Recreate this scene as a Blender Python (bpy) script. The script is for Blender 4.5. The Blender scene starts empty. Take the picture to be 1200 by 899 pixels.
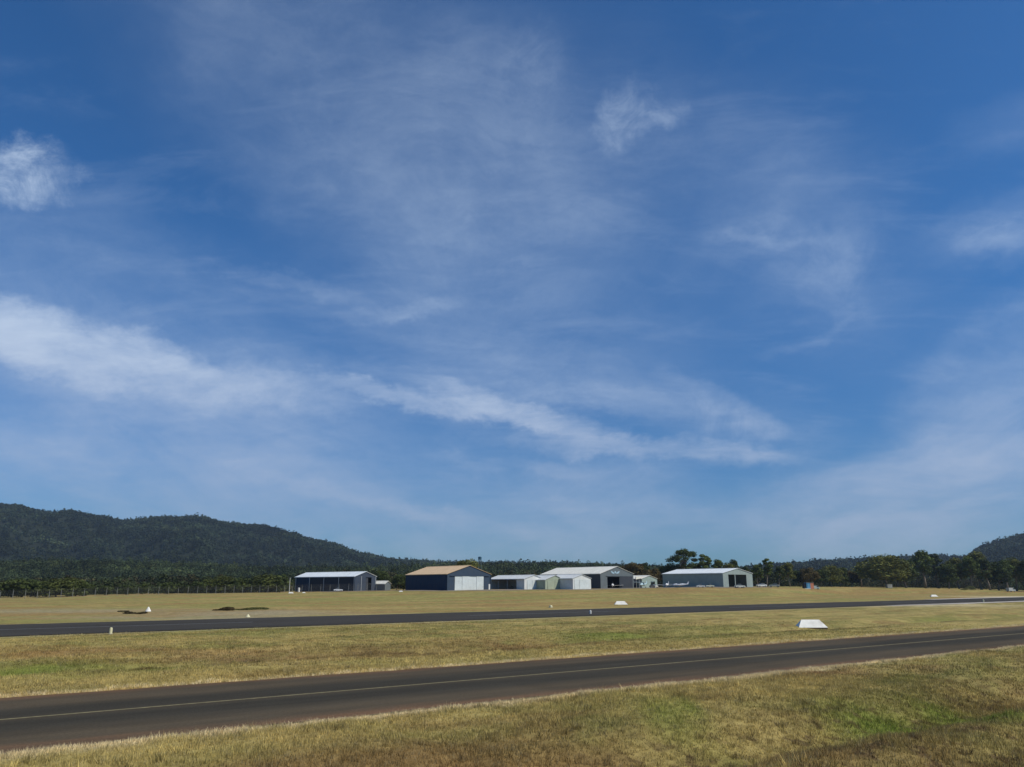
import bpy, bmesh, math, random
import numpy as np
from math import radians as R, pi
from mathutils import Vector, Matrix, Euler
random.seed(7); RS = np.random.RandomState(11)
SC = bpy.context.scene
COL = SC.collection

# ------------------------------------------------------------------ camera
H0 = 4.0
TH = math.atan(236.5/900); CT, ST = math.cos(TH), math.sin(TH)
cam = bpy.data.objects.new('camera', bpy.data.cameras.new('camera'))
COL.objects.link(cam); SC.camera = cam
cam.location = (0, 0, H0); cam.rotation_euler = (pi/2+TH, 0, 0)
cam.data.sensor_width = 36; cam.data.lens = 27; cam.data.clip_start = .1; cam.data.clip_end = 20000
SC.render.resolution_x = 1024; SC.render.resolution_y = 767

# helper: direction of a point seen in the photograph (survey of real positions)
def ray(x, y):
    u = x-600; v = 449.5-y
    return u, 900*CT-v*ST, 900*ST+v*CT
def flat(x, y, z=0.0):
    X, Y, Z = ray(x, y); k = (z-H0)/Z
    return X*k, Y*k
def slope(y):                       # height gained per metre of depth
    X, Y, Z = ray(600, y); return Z/Y
def atd(x, Y, y=688):               # ground position at depth Y
    X, Yd, Z = ray(x, y); return X*Y/Yd

# ------------------------------------------------------------------ light
SUN_AZ, SUN_EL = 112, 47
W = bpy.data.worlds.new('World'); SC.world = W; W.use_nodes = True
nt = W.node_tree; N = nt.nodes; L = nt.links
for n in list(N): N.remove(n)
def nd(t, **k):
    n = N.new(t)
    for a, b in k.items(): setattr(n, a, b)
    return n
def mth(op, a, b=None, clamp=False):
    n = nd('ShaderNodeMath', operation=op, use_clamp=clamp)
    for i, v in enumerate((a, b)):
        if v is None: continue
        if isinstance(v, (int, float)): n.inputs[i].default_value = v
        else: L.new(v, n.inputs[i])
    return n.outputs[0]
out = nd('ShaderNodeOutputWorld'); bg = nd('ShaderNodeBackground'); L.new(bg.outputs[0], out.inputs[0])
SKY_STR = 0.085
bg.inputs[1].default_value = SKY_STR
sky = nd('ShaderNodeTexSky', sky_type='NISHITA', sun_disc=False, sun_elevation=R(SUN_EL), sun_rotation=R(SUN_AZ),
         air_density=1.0, dust_density=0.6, ozone_density=2.5, altitude=400)
tint = nd('ShaderNodeMix', data_type='RGBA', blend_type='MULTIPLY'); tint.inputs[0].default_value = 1
L.new(sky.outputs[0], tint.inputs[6])
tc = nd('ShaderNodeTexCoord'); sep = nd('ShaderNodeSeparateXYZ'); L.new(tc.outputs['Generated'], sep.inputs[0])
az = mth('MULTIPLY', mth('ARCTAN2', sep.outputs[0], sep.outputs[1]), 57.2958)
el = mth('MULTIPLY', mth('ARCSINE', sep.outputs[2]), 57.2958)
elf = nd('ShaderNodeMapRange', interpolation_type='SMOOTHSTEP'); L.new(el, elf.inputs[0]); elf.inputs[1].default_value = 0; elf.inputs[2].default_value = 26
tcm = nd('ShaderNodeMix', data_type='RGBA'); L.new(elf.outputs[0], tcm.inputs[0]); tcm.inputs[6].default_value = (.30, .62, .98, 1); tcm.inputs[7].default_value = (.32, .80, 1.24, 1)
L.new(tcm.outputs[2], tint.inputs[7])
ae = nd('ShaderNodeCombineXYZ'); L.new(az, ae.inputs[0]); L.new(el, ae.inputs[1])
def noise(vec, scale, detail, rough, sc=(1,1,1), rot=(0,0,0), loc=(0,0,0), dist=0):
    m = nd('ShaderNodeMapping', vector_type='POINT'); L.new(vec, m.inputs[0])
    m.inputs[1].default_value = loc; m.inputs[2].default_value = rot; m.inputs[3].default_value = sc
    n = nd('ShaderNodeTexNoise'); L.new(m.outputs[0], n.inputs['Vector'])
    n.inputs['Scale'].default_value = scale; n.inputs['Detail'].default_value = detail
    n.inputs['Roughness'].default_value = rough; n.inputs['Distortion'].default_value = dist
    return n
def vmath(op, a, b):
    n = nd('ShaderNodeVectorMath', operation=op)
    for i, v in enumerate((a, b)):
        if isinstance(v, tuple): n.inputs[i].default_value = v
        else: L.new(v, n.inputs[i])
    return n.outputs[0]
def warp(vec, scale, amt, detail, loc=(0,0,0), sc=(1,1,1), ro=.55):
    n = noise(vec, scale, detail, ro, sc=sc, loc=loc)
    return vmath('ADD', vec, vmath('MULTIPLY', vmath('SUBTRACT', n.outputs['Color'], (.5,.5,.5)), (amt, amt, 0)))
w_soft = warp(warp(ae.outputs[0], .035, 9, 2), .11, 6, 9, loc=(3,1,0), sc=(1,1.3,1), ro=.66)
w_fine = warp(warp(ae.outputs[0], .06, 4, 3, loc=(9,4,0)), .26, 3.8, 10, loc=(7,2,0), sc=(.8,1.3,1), ro=.70)
def mr(v, a, b, c, d, smooth=True):
    n = nd('ShaderNodeMapRange', interpolation_type='SMOOTHSTEP' if smooth else 'LINEAR'); L.new(v, n.inputs[0])
    for i, q in enumerate((a, b, c, d)): n.inputs[i+1].default_value = q
    return n.outputs[0]
def blob(vec, cx, cy, lx, ly, ang, s):
    X, Y, Z = ray(cx, cy); l = math.sqrt(X*X+Y*Y+Z*Z)
    a = math.degrees(math.atan2(X, Y)); e = math.degrees(math.asin(Z/l))
    k = 57.3*900/(l*l)*.98 if True else .06
    k = (k+57.3/l)/2
    m = nd('ShaderNodeMapping', vector_type='TEXTURE'); L.new(vec, m.inputs[0])
    m.inputs[1].default_value = (a, e, 0); m.inputs[2].default_value = (0, 0, R(-ang)); m.inputs[3].default_value = (lx*k, ly*k, 1)
    g = nd('ShaderNodeTexGradient', gradient_type='SPHERICAL'); L.new(m.outputs[0], g.inputs[0])
    return mth('MULTIPLY', mr(g.outputs['Fac'], 0, .85, 0, 1), s)
SOFT = [  # broad veils of thin cirrus
    (100,430,520,160,12,.40), (330,470,420,90,10,.22), (400,90,820,290,33,.17), (620,120,360,220,20,.08), (500,330,320,130,30,.09), (620,230,360,150,40,.09),
    (1070,578,300,95,-5,.75), (1130,500,200,100,-20,.40), (1080,540,240,60,-10,.20), (1170,430,190,95,-24,.30), (1190,275,130,55,5,.13), (330,570,620,120,0,.30), (900,630,700,70,0,.26), (420,210,440,140,28,.08), (560,430,330,80,12,.12),
    (120,300,420,90,8,.16), (700,590,420,70,3,.28), (60,560,330,110,0,.26), (960,330,320,150,40,.08),
    (820,470,260,80,22,.14), (260,560,360,80,10,.16), (900,220,300,150,35,.10), (1180,170,90,50,0,.07),(640,640,900,55,0,.18)]
FINE = [  # bright bands and wisps
    (40,404,330,50,12,1.25), (200,433,180,30,14,.60), (330,462,150,28,8,.30), (490,474,210,18,8,.60), (630,492,170,23,15,.66),
    (740,528,190,19,5,.55), (850,480,120,24,26,.24), (420,585,230,16,14,.22), (560,607,170,16,8,.26), (670,590,90,14,5,.18),
    (480,363,120,18,-10,.16),
    (950,395,110,13,-14,.08), (1000,320,60,50,60,.03), (905,275,120,14,8,.09), (1175,280,90,30,5,.12), (620,440,260,26,14,.09),
    (700,470,220,20,10,.16), (1140,400,110,30,-30,.14), (600,545,200,12,4,.14), (330,330,160,16,6,.10), (870,540,120,16,-3,.24), (540,470,200,50,10,.18)]
PUFF = [(36,203,80,50,-14,.74), (728,140,62,46,-30,.27), (778,132,50,30,20,.17), (620,85,70,90,60,.10), (1165,285,90,36,5,.08), (310,462,90,36,10,.22), (860,500,80,40,30,.25), (985,330,90,60,60,.10), (1010,290,60,70,50,.06), (910,280,110,30,10,.07)]
def total(vec, lst):
    acc = None
    for f in lst:
        b = blob(vec, *f); acc = b if acc is None else mth('ADD', acc, b)
    return acc
pl = nd('ShaderNodeVectorMath', operation='DIVIDE')
L.new(tc.outputs['Generated'], pl.inputs[0])
zz = mth('ADD', mth('MAXIMUM', sep.outputs[2], 0.0), .16); cz = nd('ShaderNodeCombineXYZ')
for i in range(3): L.new(zz, cz.inputs[i])
L.new(cz.outputs[0], pl.inputs[1])
nA = noise(pl.outputs[0], 1.5, 7, .62, sc=(1,.55,1), rot=(0,0,R(35)), dist=.6)
nB = noise(pl.outputs[0], 4.2, 8, .66, sc=(.55,1.35,1), rot=(0,0,R(28)), loc=(3,1,0), dist=.5)
nC = noise(ae.outputs[0], .16, 9, .66, sc=(.62,1.2,1), rot=(0,0,R(16)), dist=.5)
nD = noise(ae.outputs[0], .22, 10, .68, loc=(2,5,0), dist=.8)
nE = noise(w_soft, .55, 8, .62, sc=(.22,1.7,1), rot=(0,0,R(17)), loc=(4,0,0), dist=.3)
w_puff = warp(ae.outputs[0], .20, 5.5, 9, loc=(1,8,0), ro=.68)
soft = mth('MULTIPLY', mth('MULTIPLY', total(w_soft, SOFT), mr(nA.outputs['Fac'], .30, .72, .45, 1.15)), mr(nC.outputs['Fac'], .3, .7, .62, 1.05))
fine = mth('MULTIPLY', total(w_fine, FINE), mr(nC.outputs['Fac'], .32, .66, .52, 1.25))
fine = mth('MULTIPLY', fine, mr(nB.outputs['Fac'], .28, .68, .62, 1.12))
base = mth('MULTIPLY', mr(nB.outputs['Fac'], .45, .8, 0, .10), 1.0)
puff = mth('MULTIPLY', total(w_puff, PUFF), mr(nD.outputs['Fac'], .33, .66, .15, 1.35))
cov = mth('ADD', mth('ADD', mth('ADD', soft, fine), base), puff)
cov = mth('MULTIPLY', cov, mr(nE.outputs['Fac'], .32, .68, .88, 1.12))
cov = mth('SUBTRACT', 1.0, mth('POWER', 2.718, mth('MULTIPLY', cov, -1.0)), clamp=True)
cmix = nd('ShaderNodeMix', data_type='RGBA'); L.new(cov, cmix.inputs[0]); L.new(tint.outputs[2], cmix.inputs[6])
k = 1/SKY_STR
ccm = nd('ShaderNodeMix', data_type='RGBA'); L.new(elf.outputs[0], ccm.inputs[0]); ccm.inputs[6].default_value = (.45*k, .51*k, .66*k, 1); ccm.inputs[7].default_value = (.64*k, .77*k, .94*k, 1)
L.new(ccm.outputs[2], cmix.inputs[7])
L.new(cmix.outputs[2], bg.inputs[0])

sun = bpy.data.objects.new('sun', bpy.data.lights.new('sun', 'SUN')); COL.objects.link(sun)
sun.data.energy = 4.0; sun.data.angle = R(.6); sun.data.color = (1, .93, .80)
d = Vector((math.sin(R(SUN_AZ))*math.cos(R(SUN_EL)), math.cos(R(SUN_AZ))*math.cos(R(SUN_EL)), math.sin(R(SUN_EL))))
sun.rotation_euler = d.to_track_quat('Z', 'Y').to_euler(); sun.location = (60, -20, 60)
vs = SC.view_settings; vs.view_transform = 'Standard'; vs.look = 'None'; vs.exposure = 0.0; vs.gamma = 1; vs.use_curve_mapping = False
SC.render.engine = 'CYCLES'; SC.cycles.max_bounces = 6; SC.cycles.volume_bounces = 0

# ------------------------------------------------------------------ materials
MATS = {}
def mat(name, col, rough=.8, spec=.3, metal=0, var=.12, vscale=.6, bump=0, bscale=20, attr=None, rand=0, ribs=0, ribaxis=0, dirt=0, trans=0, haz=None):
    if name in MATS: return MATS[name]
    m = bpy.data.materials.new(name); m.use_nodes = True; t = m.node_tree; p = t.nodes['Principled BSDF']
    nn = lambda ty, **kw: (lambda q: ([setattr(q, a, b) for a, b in kw.items()], q)[1])(t.nodes.new(ty))
    co = nn('ShaderNodeTexCoord')
    p.inputs['Roughness'].default_value = rough; p.inputs['Specular IOR Level'].default_value = spec; p.inputs['Metallic'].default_value = metal
    no = nn('ShaderNodeTexNoise'); no.inputs['Scale'].default_value = vscale; no.inputs['Detail'].default_value = 6; no.inputs['Roughness'].default_value = .65
    t.links.new(co.outputs['Object'], no.inputs['Vector'])
    mx = nn('ShaderNodeMix', data_type='RGBA', blend_type='MULTIPLY'); mx.inputs[0].default_value = 1
    if attr:
        a = nn('ShaderNodeAttribute', attribute_name=attr); t.links.new(a.outputs['Color'], mx.inputs[6])
    else: mx.inputs[6].default_value = (*col, 1)
    r = nn('ShaderNodeMapRange'); t.links.new(no.outputs['Fac'], r.inputs[0])
    r.inputs[1].default_value = .25; r.inputs[2].default_value = .75; r.inputs[3].default_value = 1-var; r.inputs[4].default_value = 1+var
    last = r.outputs[0]
    if rand:
        oi = nn('ShaderNodeObjectInfo'); r2 = nn('ShaderNodeMapRange'); t.links.new(oi.outputs['Random'], r2.inputs[0])
        r2.inputs[3].default_value = 1-rand; r2.inputs[4].default_value = 1+rand
        mm = nn('ShaderNodeMath', operation='MULTIPLY'); t.links.new(last, mm.inputs[0]); t.links.new(r2.outputs[0], mm.inputs[1]); last = mm.outputs[0]
    t.links.new(last, mx.inputs[7]); cur = mx.outputs[2]
    if dirt:
        n2 = nn('ShaderNodeTexNoise'); n2.inputs['Scale'].default_value = 1.4; n2.inputs['Detail'].default_value = 8
        mp = nn('ShaderNodeMapping'); mp.inputs[3].default_value = (1, 1, .25); t.links.new(co.outputs['Object'], mp.inputs[0]); t.links.new(mp.outputs[0], n2.inputs['Vector'])
        r3 = nn('ShaderNodeMapRange'); t.links.new(n2.outputs['Fac'], r3.inputs[0]); r3.inputs[1].default_value = .48; r3.inputs[2].default_value = .75; r3.inputs[4].default_value = dirt
        m3 = nn('ShaderNodeMix', data_type='RGBA'); t.links.new(r3.outputs[0], m3.inputs[0]); t.links.new(cur, m3.inputs[6]); m3.inputs[7].default_value = (.16, .10, .065, 1); cur = m3.outputs[2]
    t.links.new(cur, p.inputs['Base Color'])
    if bump:
        nb = nn('ShaderNodeTexNoise'); nb.inputs['Scale'].default_value = bscale; nb.inputs['Detail'].default_value = 5; t.links.new(co.outputs['Object'], nb.inputs['Vector'])
        b = nn('ShaderNodeBump'); b.inputs['Strength'].default_value = bump; b.inputs['Distance'].default_value = .05
        t.links.new(nb.outputs['Fac'], b.inputs['Height']); t.links.new(b.outputs[0], p.inputs['Normal'])
    if ribs:
        wv = nn('ShaderNodeTexWave', bands_direction='XYZ'[ribaxis], wave_profile='SIN'); wv.inputs['Scale'].default_value = ribs
        t.links.new(co.outputs['Object'], wv.inputs['Vector'])
        b = nn('ShaderNodeBump'); b.inputs['Strength'].default_value = .5; b.inputs['Distance'].default_value = .03
        t.links.new(wv.outputs['Fac'], b.inputs['Height']); t.links.new(b.outputs[0], p.inputs['Normal'])
    if trans:
        tr = nn('ShaderNodeBsdfTranslucent'); ms = nn('ShaderNodeMixShader'); ms.inputs[0].default_value = trans
        t.links.new(cur, tr.inputs[0]); t.links.new(p.outputs[0], ms.inputs[1]); t.links.new(tr.outputs[0], ms.inputs[2])
        t.links.new(ms.outputs[0], t.nodes['Material Output'].inputs[0])
    MATS[name] = m; return m

# ------------------------------------------------------------------ object helpers
def tag(o, label=None, cat=None, group=None, kind=None):
    if label: o['label'] = label
    if cat: o['category'] = cat
    if group: o['group'] = group
    if kind: o['kind'] = kind
    return o
def npmesh(name, v, f, m, parent=None, col=None, smooth=False):
    """v (n,3) array, f (k,3|4) array"""
    me = bpy.data.meshes.new(name); v = np.asarray(v, np.float32); f = np.asarray(f, np.int32); k, q = f.shape
    me.vertices.add(len(v)); me.vertices.foreach_set('co', v.ravel())
    me.loops.add(k*q); me.loops.foreach_set('vertex_index', f.ravel())
    me.polygons.add(k); me.polygons.foreach_set('loop_start', np.arange(0, k*q, q, dtype=np.int32))
    if smooth: me.polygons.foreach_set('use_smooth', np.ones(k, bool))
    me.update(calc_edges=True)
    if col is not None:
        a = me.color_attributes.new('Col', 'FLOAT_COLOR', 'POINT')
        c = np.ones((len(v), 4), np.float32); c[:, :3] = col; a.data.foreach_set('color', c.ravel())
    me.materials.append(m)
    o = bpy.data.objects.new(name, me); COL.objects.link(o)
    if parent: o.parent = parent
    return o
def bmobj(name, bm, m, parent=None, smooth=False, bevel=0):
    if bevel:
        bmesh.ops.bevel(bm, geom=[e for e in bm.edges if e.is_manifold and e.calc_face_angle(0) > .5], offset=bevel, segments=1, affect='EDGES', clamp_overlap=True)
    bmesh.ops.recalc_face_normals(bm, faces=bm.faces)
    me = bpy.data.meshes.new(name); bm.to_mesh(me); bm.free(); me.materials.append(m)
    if smooth:
        for p in me.polygons: p.use_smooth = True
    o = bpy.data.objects.new(name, me); COL.objects.link(o)
    if parent: o.parent = parent
    return o
def empty(name, loc, rz=0):
    o = bpy.data.objects.new(name, None); COL.objects.link(o); o.location = loc; o.rotation_euler = (0, 0, rz); o.empty_display_size = .3
    return o
def box(bm, x0, x1, y0, y1, z0, z1):
    vs_ = [bm.verts.new(p) for p in ((x0,y0,z0),(x1,y0,z0),(x1,y1,z0),(x0,y1,z0),(x0,y0,z1),(x1,y0,z1),(x1,y1,z1),(x0,y1,z1))]
    for f in ((0,3,2,1),(4,5,6,7),(0,1,5,4),(1,2,6,5),(2,3,7,6),(3,0,4,7)): bm.faces.new([vs_[i] for i in f])
def prism(bm, pts, vec):
    a = [bm.verts.new(p) for p in pts]; b = [bm.verts.new((p[0]+vec[0], p[1]+vec[1], p[2]+vec[2])) for p in pts]
    bm.faces.new(a); bm.faces.new(b[::-1]); n = len(pts)
    for i in range(n): bm.faces.new((a[i], a[(i+1) % n], b[(i+1) % n], b[i]))
def tube(bm, pts, rad, n=8):
    pts = [Vector(p) for p in pts]; rings = []
    for i, p in enumerate(pts):
        t = (pts[min(i+1, len(pts)-1)]-pts[max(i-1, 0)]).normalized()
        up = Vector((0,0,1)) if abs(t.z) < .9 else Vector((1,0,0))
        a = t.cross(up).normalized(); b = t.cross(a).normalized(); r = rad[i] if hasattr(rad, '__len__') else rad
        rings.append([bm.verts.new(p+(a*math.cos(2*pi*j/n)+b*math.sin(2*pi*j/n))*r) for j in range(n)])
    for i in range(len(rings)-1):
        for j in range(n): bm.faces.new((rings[i][j], rings[i][(j+1) % n], rings[i+1][(j+1) % n], rings[i+1][j]))
    bm.faces.new(rings[0][::-1]); bm.faces.new(rings[-1])
def loft(bm, secs):
    """secs: list of closed rings (same length)"""
    rs = [[bm.verts.new(p) for p in s] for s in secs]; n = len(rs[0])
    for i in range(len(rs)-1):
        for j in range(n): bm.faces.new((rs[i][j], rs[i][(j+1) % n], rs[i+1][(j+1) % n], rs[i+1][j]))
    bm.faces.new(rs[0][::-1]); bm.faces.new(rs[-1])
def copytree(o, **kw):
    def cp(a, par):
        c = a.copy(); COL.objects.link(c); c.parent = par
        for ch in list(a.children): cp(ch, c)
        return c
    c = cp(o, None)
    for a, b in kw.items():
        if a in ('location', 'rotation_euler', 'scale'): setattr(c, a, b)
    return c

# ------------------------------------------------------------------ noise for terrain and colour
def _h(ix, iy, s):
    n = (ix*374761393 + iy*668265263 + s*1442695041) & 0xffffffff
    n = ((n ^ (n >> 13))*1274126177) & 0xffffffff
    return ((n ^ (n >> 16)) & 0xffff)/65535.0
def vn(x, y, s=0):
    x = np.asarray(x, float); y = np.asarray(y, float); ix = np.floor(x).astype(np.int64); iy = np.floor(y).astype(np.int64)
    fx = x-ix; fy = y-iy; fx = fx*fx*(3-2*fx); fy = fy*fy*(3-2*fy)
    a = _h(ix, iy, s); b = _h(ix+1, iy, s); c = _h(ix, iy+1, s); d_ = _h(ix+1, iy+1, s)
    return (a*(1-fx)+b*fx)*(1-fy)+(c*(1-fx)+d_*fx)*fy
def fbm(x, y, s=0, o=4):
    r = 0; a = .5; t = 0
    for i in range(o): r = r+a*vn(x*2**i+i*17.3, y*2**i-i*9.1, s+i); t += a; a *= .55
    return r/t
def ss(a, b, x):
    t = np.clip((x-a)/(b-a), 0, 1); return t*t*(3-2*t)

RA = R(53.70438)            # heading of the taxiway
def TP(X, Y): return Y*math.cos(RA)+X*math.sin(RA), Y*math.sin(RA)-X*math.cos(RA)
def XY(t, p): return t*math.sin(RA)-p*math.cos(RA), t*math.cos(RA)+p*math.sin(RA)
TW0, TW1, TWC = 24.0, 35.4, 29.8
def RQ(t, p): return p-77.7-.062*(t-13)
RW = 22.5
PXS = np.array([-900,-400,0,170,340,450,550,700,830,900,1000,1120,1200,1600,2200])
PYB = np.array([705,704,703,697.5,694.5,692,690.8,689.8,687.8,687.8,688,690,693,695,697])
PD  = np.array([219,219,222,250,280,288,290,290,303,330,400,420,430,450,470])
PS  = np.array([150,150,150,155,165,178,184,192,215,235,330,370,380,400,420])
PZ  = np.array([H0+slope(y)*D for y, D in zip(PYB, PD)])
def height(X, Y):
    X = np.asarray(X, float); Y = np.asarray(Y, float)
    t, p = TP(X, Y); u = np.where(Y > 5, X/np.maximum(Y, 5)*930.5+600, np.where(X < 0, -900, 2200))
    zt = np.interp(u, PXS, PZ); D = np.interp(u, PXS, PD); S = np.interp(u, PXS, PS)
    z = zt*ss(0, 1, (Y-S)/(D-S))
    q = RQ(t, p)
    road = np.maximum(ss(TW0-1.2, TW0+.2, p)*(1-ss(TW1-.2, TW1+1.2, p)), ss(-8, -5, q)*(1-ss(RW+6, RW+10, q)))
    n = (fbm(X/9, Y/9, 3)-.5)*.45+(fbm(X/1.6, Y/1.6, 5, 3)-.5)*.24
    wob = (fbm(t/14, p/40, 9, 2)-.5)*2.4
    near = -.85*np.exp(-((p-15.3-wob*.7)/2.2)**2)*ss(2, 9, t+2)-.30*(1-ss(3, 19.2+wob, p)) *ss(-40, 0, t)
    ridge = .42*np.exp(-((p-11.4-wob*.5)/1.3)**2)*ss(8, 17, t)
    dit = -.38*np.exp(-((p-46-.03*(t-20)-wob)/2.6)**2)
    bank = .35*ss(TW0-5, TW0-1.5, p)*(1-ss(TW0-1.5, TW0-.4, p))*0
    z = z+(n+near+ridge+dit+bank)*(1-road)*(1-ss(150, 320, Y)*.7)
    return z-.05*road
def hz(X, Y): return float(height(np.array([X]), np.array([Y]))[0])

# colour of the grass and soil (its own colour, by place)
C_TAN = np.array([.312,.243,.088]); C_OLIVE = np.array([.182,.165,.052]); C_BROWN = np.array([.178,.113,.044]); C_GREEN = np.array([.145,.180,.032])
C_RED = np.array([.17,.085,.042]); C_PALE = np.array([.47,.39,.225]); C_GRAVEL = np.array([.26,.225,.14]); C_ORNG = np.array([.25,.155,.06])
def B(x, y, rx, ry, col, s): 
    X, Y = flat(x, y); return (X, Y, rx*Y/930.5, ry*Y*Y/(H0*930.5), col, s)
PATCH = [B(1040,828,75,15,C_GREEN,1.0), B(1110,815,45,10,C_GREEN,.9), B(1165,846,50,7,C_GREEN,.9), B(780,832,42,16,C_GREEN,.7), B(710,888,35,9,C_GREEN,.6),
  B(870,860,26,8,C_GREEN,.5), B(810,828,14,9,C_GREEN,.8), B(995,850,40,7,C_GREEN,.35), B(660,812,60,5,C_GREEN,.3), B(470,832,60,6,C_GREEN,.3), B(300,850,70,6,C_GREEN,.25),
  B(30,784,50,8,C_GREEN,1.0), B(150,779,80,8,C_GREEN,.5), B(90,795,40,4,C_GREEN,.4), B(720,743,80,4,C_GREEN,.75), B(870,738,60,3,C_GREEN,.35), B(1120,724,60,3,C_GREEN,.35),
  B(340,768,110,5,C_RED,.75), B(600,752,90,5,C_ORNG,.7), B(480,763,60,4,C_BROWN,.6), B(30,768,90,6,C_ORNG,.6), B(200,763,200,4,C_ORNG,.35),
  B(960,786,70,5,C_RED,.85), B(1070,780,40,3,C_RED,.6), B(560,880,200,18,C_BROWN,.85), B(350,893,130,12,C_BROWN,.7), B(700,868,90,14,C_BROWN,.55), B(930,895,160,12,C_BROWN,.6),
  B(880,838,55,10,C_TAN,.8), B(860,870,60,8,C_OLIVE,.5), B(1100,890,120,14,C_BROWN,.45), B(1150,865,80,6,C_BROWN,.4), B(80,890,120,10,C_OLIVE,.3),
  B(60,716,160,3,C_GRAVEL,.55), B(300,719,110,4,C_GRAVEL,.7), B(240,724,220,2,C_GRAVEL,.5), B(460,712,160,1.6,C_TAN,.7), B(1080,709.5,120,1.8,C_PALE,.75), B(1200,699.5,70,1.1,C_PALE,.9)]
def gcol(X, Y):
    t, p = TP(X, Y); q = RQ(t, p); n = len(X); e = lambda a: a[:, None]
    b1 = fbm(t/13, p/3.2, 21); b2 = fbm(t/4, p/1.7, 31); b3 = fbm(X/.7, Y/.7, 41, 3); b4 = fbm(t/40, p/5, 51, 3); b5 = fbm(X/2.5, Y/2.5, 61, 3)
    c = C_OLIVE+(C_TAN-C_OLIVE)*e(ss(.30, .68, b1*.55+b5*.45))
    c = c+(C_BROWN-c)*e(ss(.52, .75, b2)*.55)
    c = c+(C_GREEN*1.1-c)*e(ss(.58, .80, 1-b1)*ss(.4, .7, b5)*.35)
    fe = ss(2, 8, q-RW)                                       # beyond the runway: long dry bands
    far = C_OLIVE*1.15+(C_ORNG*1.0-C_OLIVE*1.15)*e(ss(.36, .62, b4)*.75); far = far+(C_TAN*1.05-far)*e(ss(.5, .7, b1)*.5)
    c = c+(far-c)*e(fe)
    fb = 1-ss(15.5, 19.5, p+(b2-.5)*3)                         # rough brown verge in front
    c = c+((C_BROWN*.6+C_OLIVE*.5)-c)*e(fb*.45)
    for (x0, y0, rx, ry, cc, s) in PATCH:
        dd = ((X-x0)/rx)**2+((Y-y0)/ry)**2
        w = np.exp(-dd*1.1)*s*(.8 if cc is C_GREEN else 1)*ss(.25, .6, b2*.5+b5*.5+.12*np.exp(-dd)); c = c+(cc-c)*e(np.clip(w*1.2, 0, 1))
    b6 = fbm(X/.38, Y/.30, 87, 3); b7 = fbm(t/3.5, p/.8, 95, 3)
    c = c+(np.array([.075,.046,.024])-c)*e(fb*ss(.56, .70, b6)*.75)
    c = c+((C_BROWN*.62)-c)*e(np.exp(-((p-46.4-(b2-.5)*3)/1.3)**2)*ss(.34, .50, b7)*.9)
    c = c+((C_TAN*1.15)-c)*e(np.exp(-((p-39)/3.2)**2)*.5+np.exp(-((p-21.5)/1.6)**2)*.35)
    w = (b3-.5)*.5+(b2-.5)*.7
    for edge, sg, wd, col, s in ((TW0, -1, .62, C_PALE, 1.0), (TW1, 1, .5, C_TAN*1.35, .8)):
        dd = (p-edge)*sg; m = np.exp(-((dd-.1+w*.5)/wd)**2)*s; c = c+(col-c)*e(np.clip(m*1.2, 0, 1))
    dd = p-TW1; c = c+(C_RED*1.1-c)*e(np.exp(-((dd+.1)/.35)**2)*.6)
    for edge, sg, s in ((0, -1, .55), (RW, 1, .95)):
        dd = (q-edge)*sg; m = np.exp(-((dd-.5+w)/(1.0))**2)*s*ss(.3, .55, b4+.15); c = c+((C_GRAVEL*1.35)-c)*e(np.clip(m, 0, 1))
    c = c*e(.78+.44*b3)*1.12
    lum = c.mean(1); return np.clip(c, .01, .6)

# ------------------------------------------------------------------ ground sheet
ang = np.concatenate([np.linspace(-180, -46, 60)[:-1], np.linspace(-46, 46, 760)[:-1], np.linspace(46, 180, 60)])
rad = np.concatenate([np.array([.5, 2, 4, 7, 10, 12, 14, 15.5]), np.exp(np.linspace(math.log(16.5), math.log(110), 420)), np.exp(np.linspace(math.log(111), math.log(3700), 330))])
AA, RR = np.meshgrid(np.radians(ang), rad); GX = (RR*np.sin(AA)).ravel(); GY = (RR*np.cos(AA)).ravel(); GZ = height(GX, GY)
na, nr = len(ang), len(rad); ii, jj = np.meshgrid(np.arange(nr-1), np.arange(na-1), indexing='ij'); a0 = (ii*na+jj).ravel()
gf = np.stack([a0, a0+1, a0+na+1, a0+na], 1)
mg = mat('grass_soil', (0,0,0), rough=.95, spec=.08, attr='Col', var=.30, vscale=3.0, bump=.9, bscale=9)
ground = npmesh('ground', np.stack([GX, GY, GZ], 1), gf[:, ::-1], mg, col=gcol(GX, GY), smooth=True)
tag(ground, 'dry yellow green airfield grassland running back to the hangars', 'ground', kind='structure')

# ------------------------------------------------------------------ taxiway and runway
def strip(name, m, t0, t1, e0, e1, z, step=4, cols=12, pf=None, colf=None, wob=0):
    T = np.arange(t0, t1+.01, step); S = np.linspace(0, 1, cols); TT, SS = np.meshgrid(T, S, indexing='ij')
    P = e0+(e1-e0)*SS
    if pf is not None: P = P+pf(TT)
    if wob: P = P+np.where(SS == 0, 1, 0)*(fbm(TT/1.7, TT*0, 71, 3)-.5)*wob+np.where(SS == 1, 1, 0)*(fbm(TT/1.7, TT*0, 77, 3)-.5)*wob
    X, Y = XY(TT.ravel(), P.ravel()); n = cols
    i, j = np.meshgrid(np.arange(len(T)-1), np.arange(n-1), indexing='ij'); a = (i*n+j).ravel()
    return npmesh(name, np.stack([X, Y, X*0+z], 1), np.stack([a, a+n, a+n+1, a+1], 1), m, col=None if colf is None else colf(TT.ravel(), SS.ravel()))
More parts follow.
